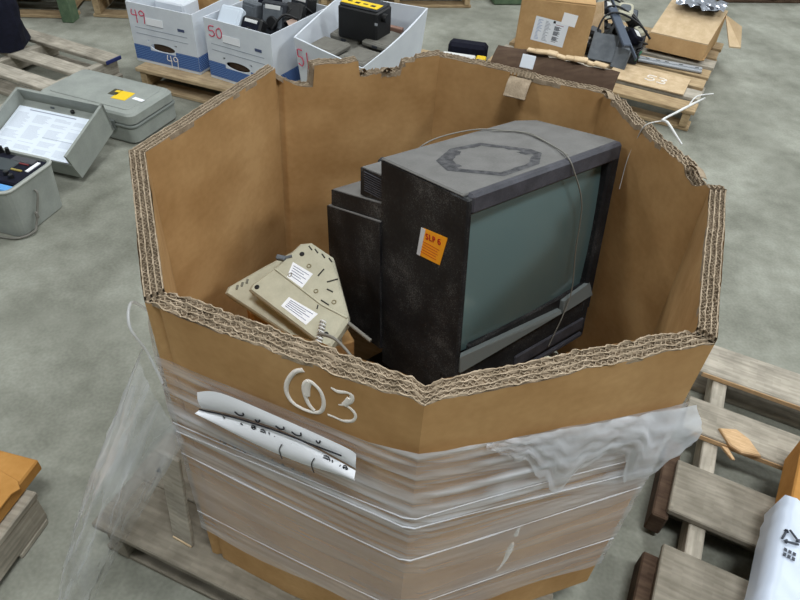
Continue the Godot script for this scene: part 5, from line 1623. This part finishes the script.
	obj("body", bx(Vector3(-0.25, 0.019, 0.15), Vector3(0.49, 0.037, 0.44), 0.004), mats.card_orange, lc)
	var lf := MB.new()
	lf.slab([Vector2(-0.30, -0.07), Vector2(-0.01, -0.005), Vector2(0.008, 0.012), Vector2(-0.002, 0.03), Vector2(0.0, 0.36), Vector2(-0.40, 0.36)], 0.005, 0.001, Transform3D(Basis.IDENTITY, Vector3(0, 0.0385, 0)))
	obj("top_flap", lf, mats.card_orange, lc)

func plate(label: String, at: Vector3, s: Vector3, b: Basis, m: Material, group: String) -> void:
	var t := thing("scrap_panel", label, "panel", at, 0.0, group)
	t.basis = b
	obj("sheet", bx(Vector3.ZERO, s, minf(s.x, minf(s.y, s.z)) * 0.2), m, t)
	obj("fold", bx(Vector3(s.x * 0.5 - 0.004, 0, 0), Vector3(0.008, s.y * 0.98, s.z * 1.6), 0.002), m, t)

# ---------------------------------------------------------------- last small things
func build_small_things() -> void:
	# white strapping over the right back rim
	var s := thing("plastic_strap", "white plastic strapping knotted over the right back rim of the octagonal box", "strap")
	obj("strap_end", tb(curve([Vector3(0.568, 0.918, -1.262), Vector3(0.540, 0.945, -1.30), Vector3(0.541, 0.935, -1.335), Vector3(0.585, 0.935, -1.38), Vector3(0.629, 0.932, -1.428), Vector3(0.678, 0.93, -1.478)], 6), [0.0018, 0.003, 0.0032, 0.0024, 0.003, 0.0028, 0.0016], 6), mats.cord_white, s)
	obj("frayed_end", tb(curve([Vector3(0.622, 0.932, -1.42), Vector3(0.65, 0.94, -1.46), Vector3(0.69, 0.945, -1.47)], 6), 0.0016, 5), mats.cord_white, s)
	obj("thin_string", tb(curve([Vector3(0.539, 0.938, -1.325), Vector3(0.505, 0.925, -1.325), Vector3(0.503, 0.878, -1.345), Vector3(0.500, 0.8214, -1.352), Vector3(0.502, 0.748, -1.348)], 6), 0.0013, 5), mats.cord_white, s, "thin white string")
	# slat standing on the pallet against the corner
	var sl := thing("slat", "pale flat wooden slat standing on the pallet against the left corner of the octagonal box", "slat", Vector3(-0.452, 0.139, -0.700), deg_to_rad(-24))
	var m := MB.new()
	m.box(Vector3(0.0, 0.15, -0.02), Vector3(0.055, 0.30, 0.010), 0.002, Basis(Vector3.RIGHT, -0.10))
	obj("board", m, mats.wood_grey[2], sl)
	obj("end_grain", bx(Vector3(0, 0.004, -0.004), Vector3(0.052, 0.007, 0.012), 0.001), mats.card_pale, sl)
	var ch := MB.new()
	ch.slab([Vector2(-0.012, 0.010), Vector2(0.004, -0.016), Vector2(0.012, 0.012)], 0.006, 0.001, Transform3D.IDENTITY)
	var co := obj("dark_hole", ch, mats.black)  # the dark of a hole, drawn as a flat black triangle
	co.position = Vector3(-0.557, 0.1395, -0.885)
	tag(co, "dark hole shown as a small black triangular chip lying on the pallet left of the slat", "patch")
	var green := thing("green_crate", "dark green crate on the far floor left of the labelled carton", "crate", Vector3(0.62, 0.0, -5.18), deg_to_rad(12))
	obj("body", bx(Vector3(0, 0.08, 0), Vector3(0.22, 0.16, 0.2), 0.01), mats.pale_green, green)
	obj("rim", bx(Vector3(0, 0.155, 0), Vector3(0.24, 0.02, 0.22), 0.005), mats.pale_green, green)
	for e in [[Vector3(-2.80, 0.155, -4.55), Vector3(0.7, 0.4, 0.5), "dark covered load on the far pallet behind the navy bag"], [Vector3(-1.55, 0.155, -4.75), Vector3(0.9, 0.4, 0.6), "dark covered load on the far pallet behind file box 49"], [Vector3(-0.15, 0.145, -5.35), Vector3(0.8, 0.5, 0.6), "dark covered load on the far pallet in line with file box 51's power pack"]]:
		var t := thing("covered_load", e[2], "load", e[0], 0.1)
		obj("cover", bx(Vector3(0, e[1].y / 2, 0), e[1], 0.03), mats.dark_grey, t)
		obj("strap", bx(Vector3(0, e[1].y / 2, 0), Vector3(0.04, e[1].y + 0.006, e[1].z + 0.006), 0.002), mats.black, t)
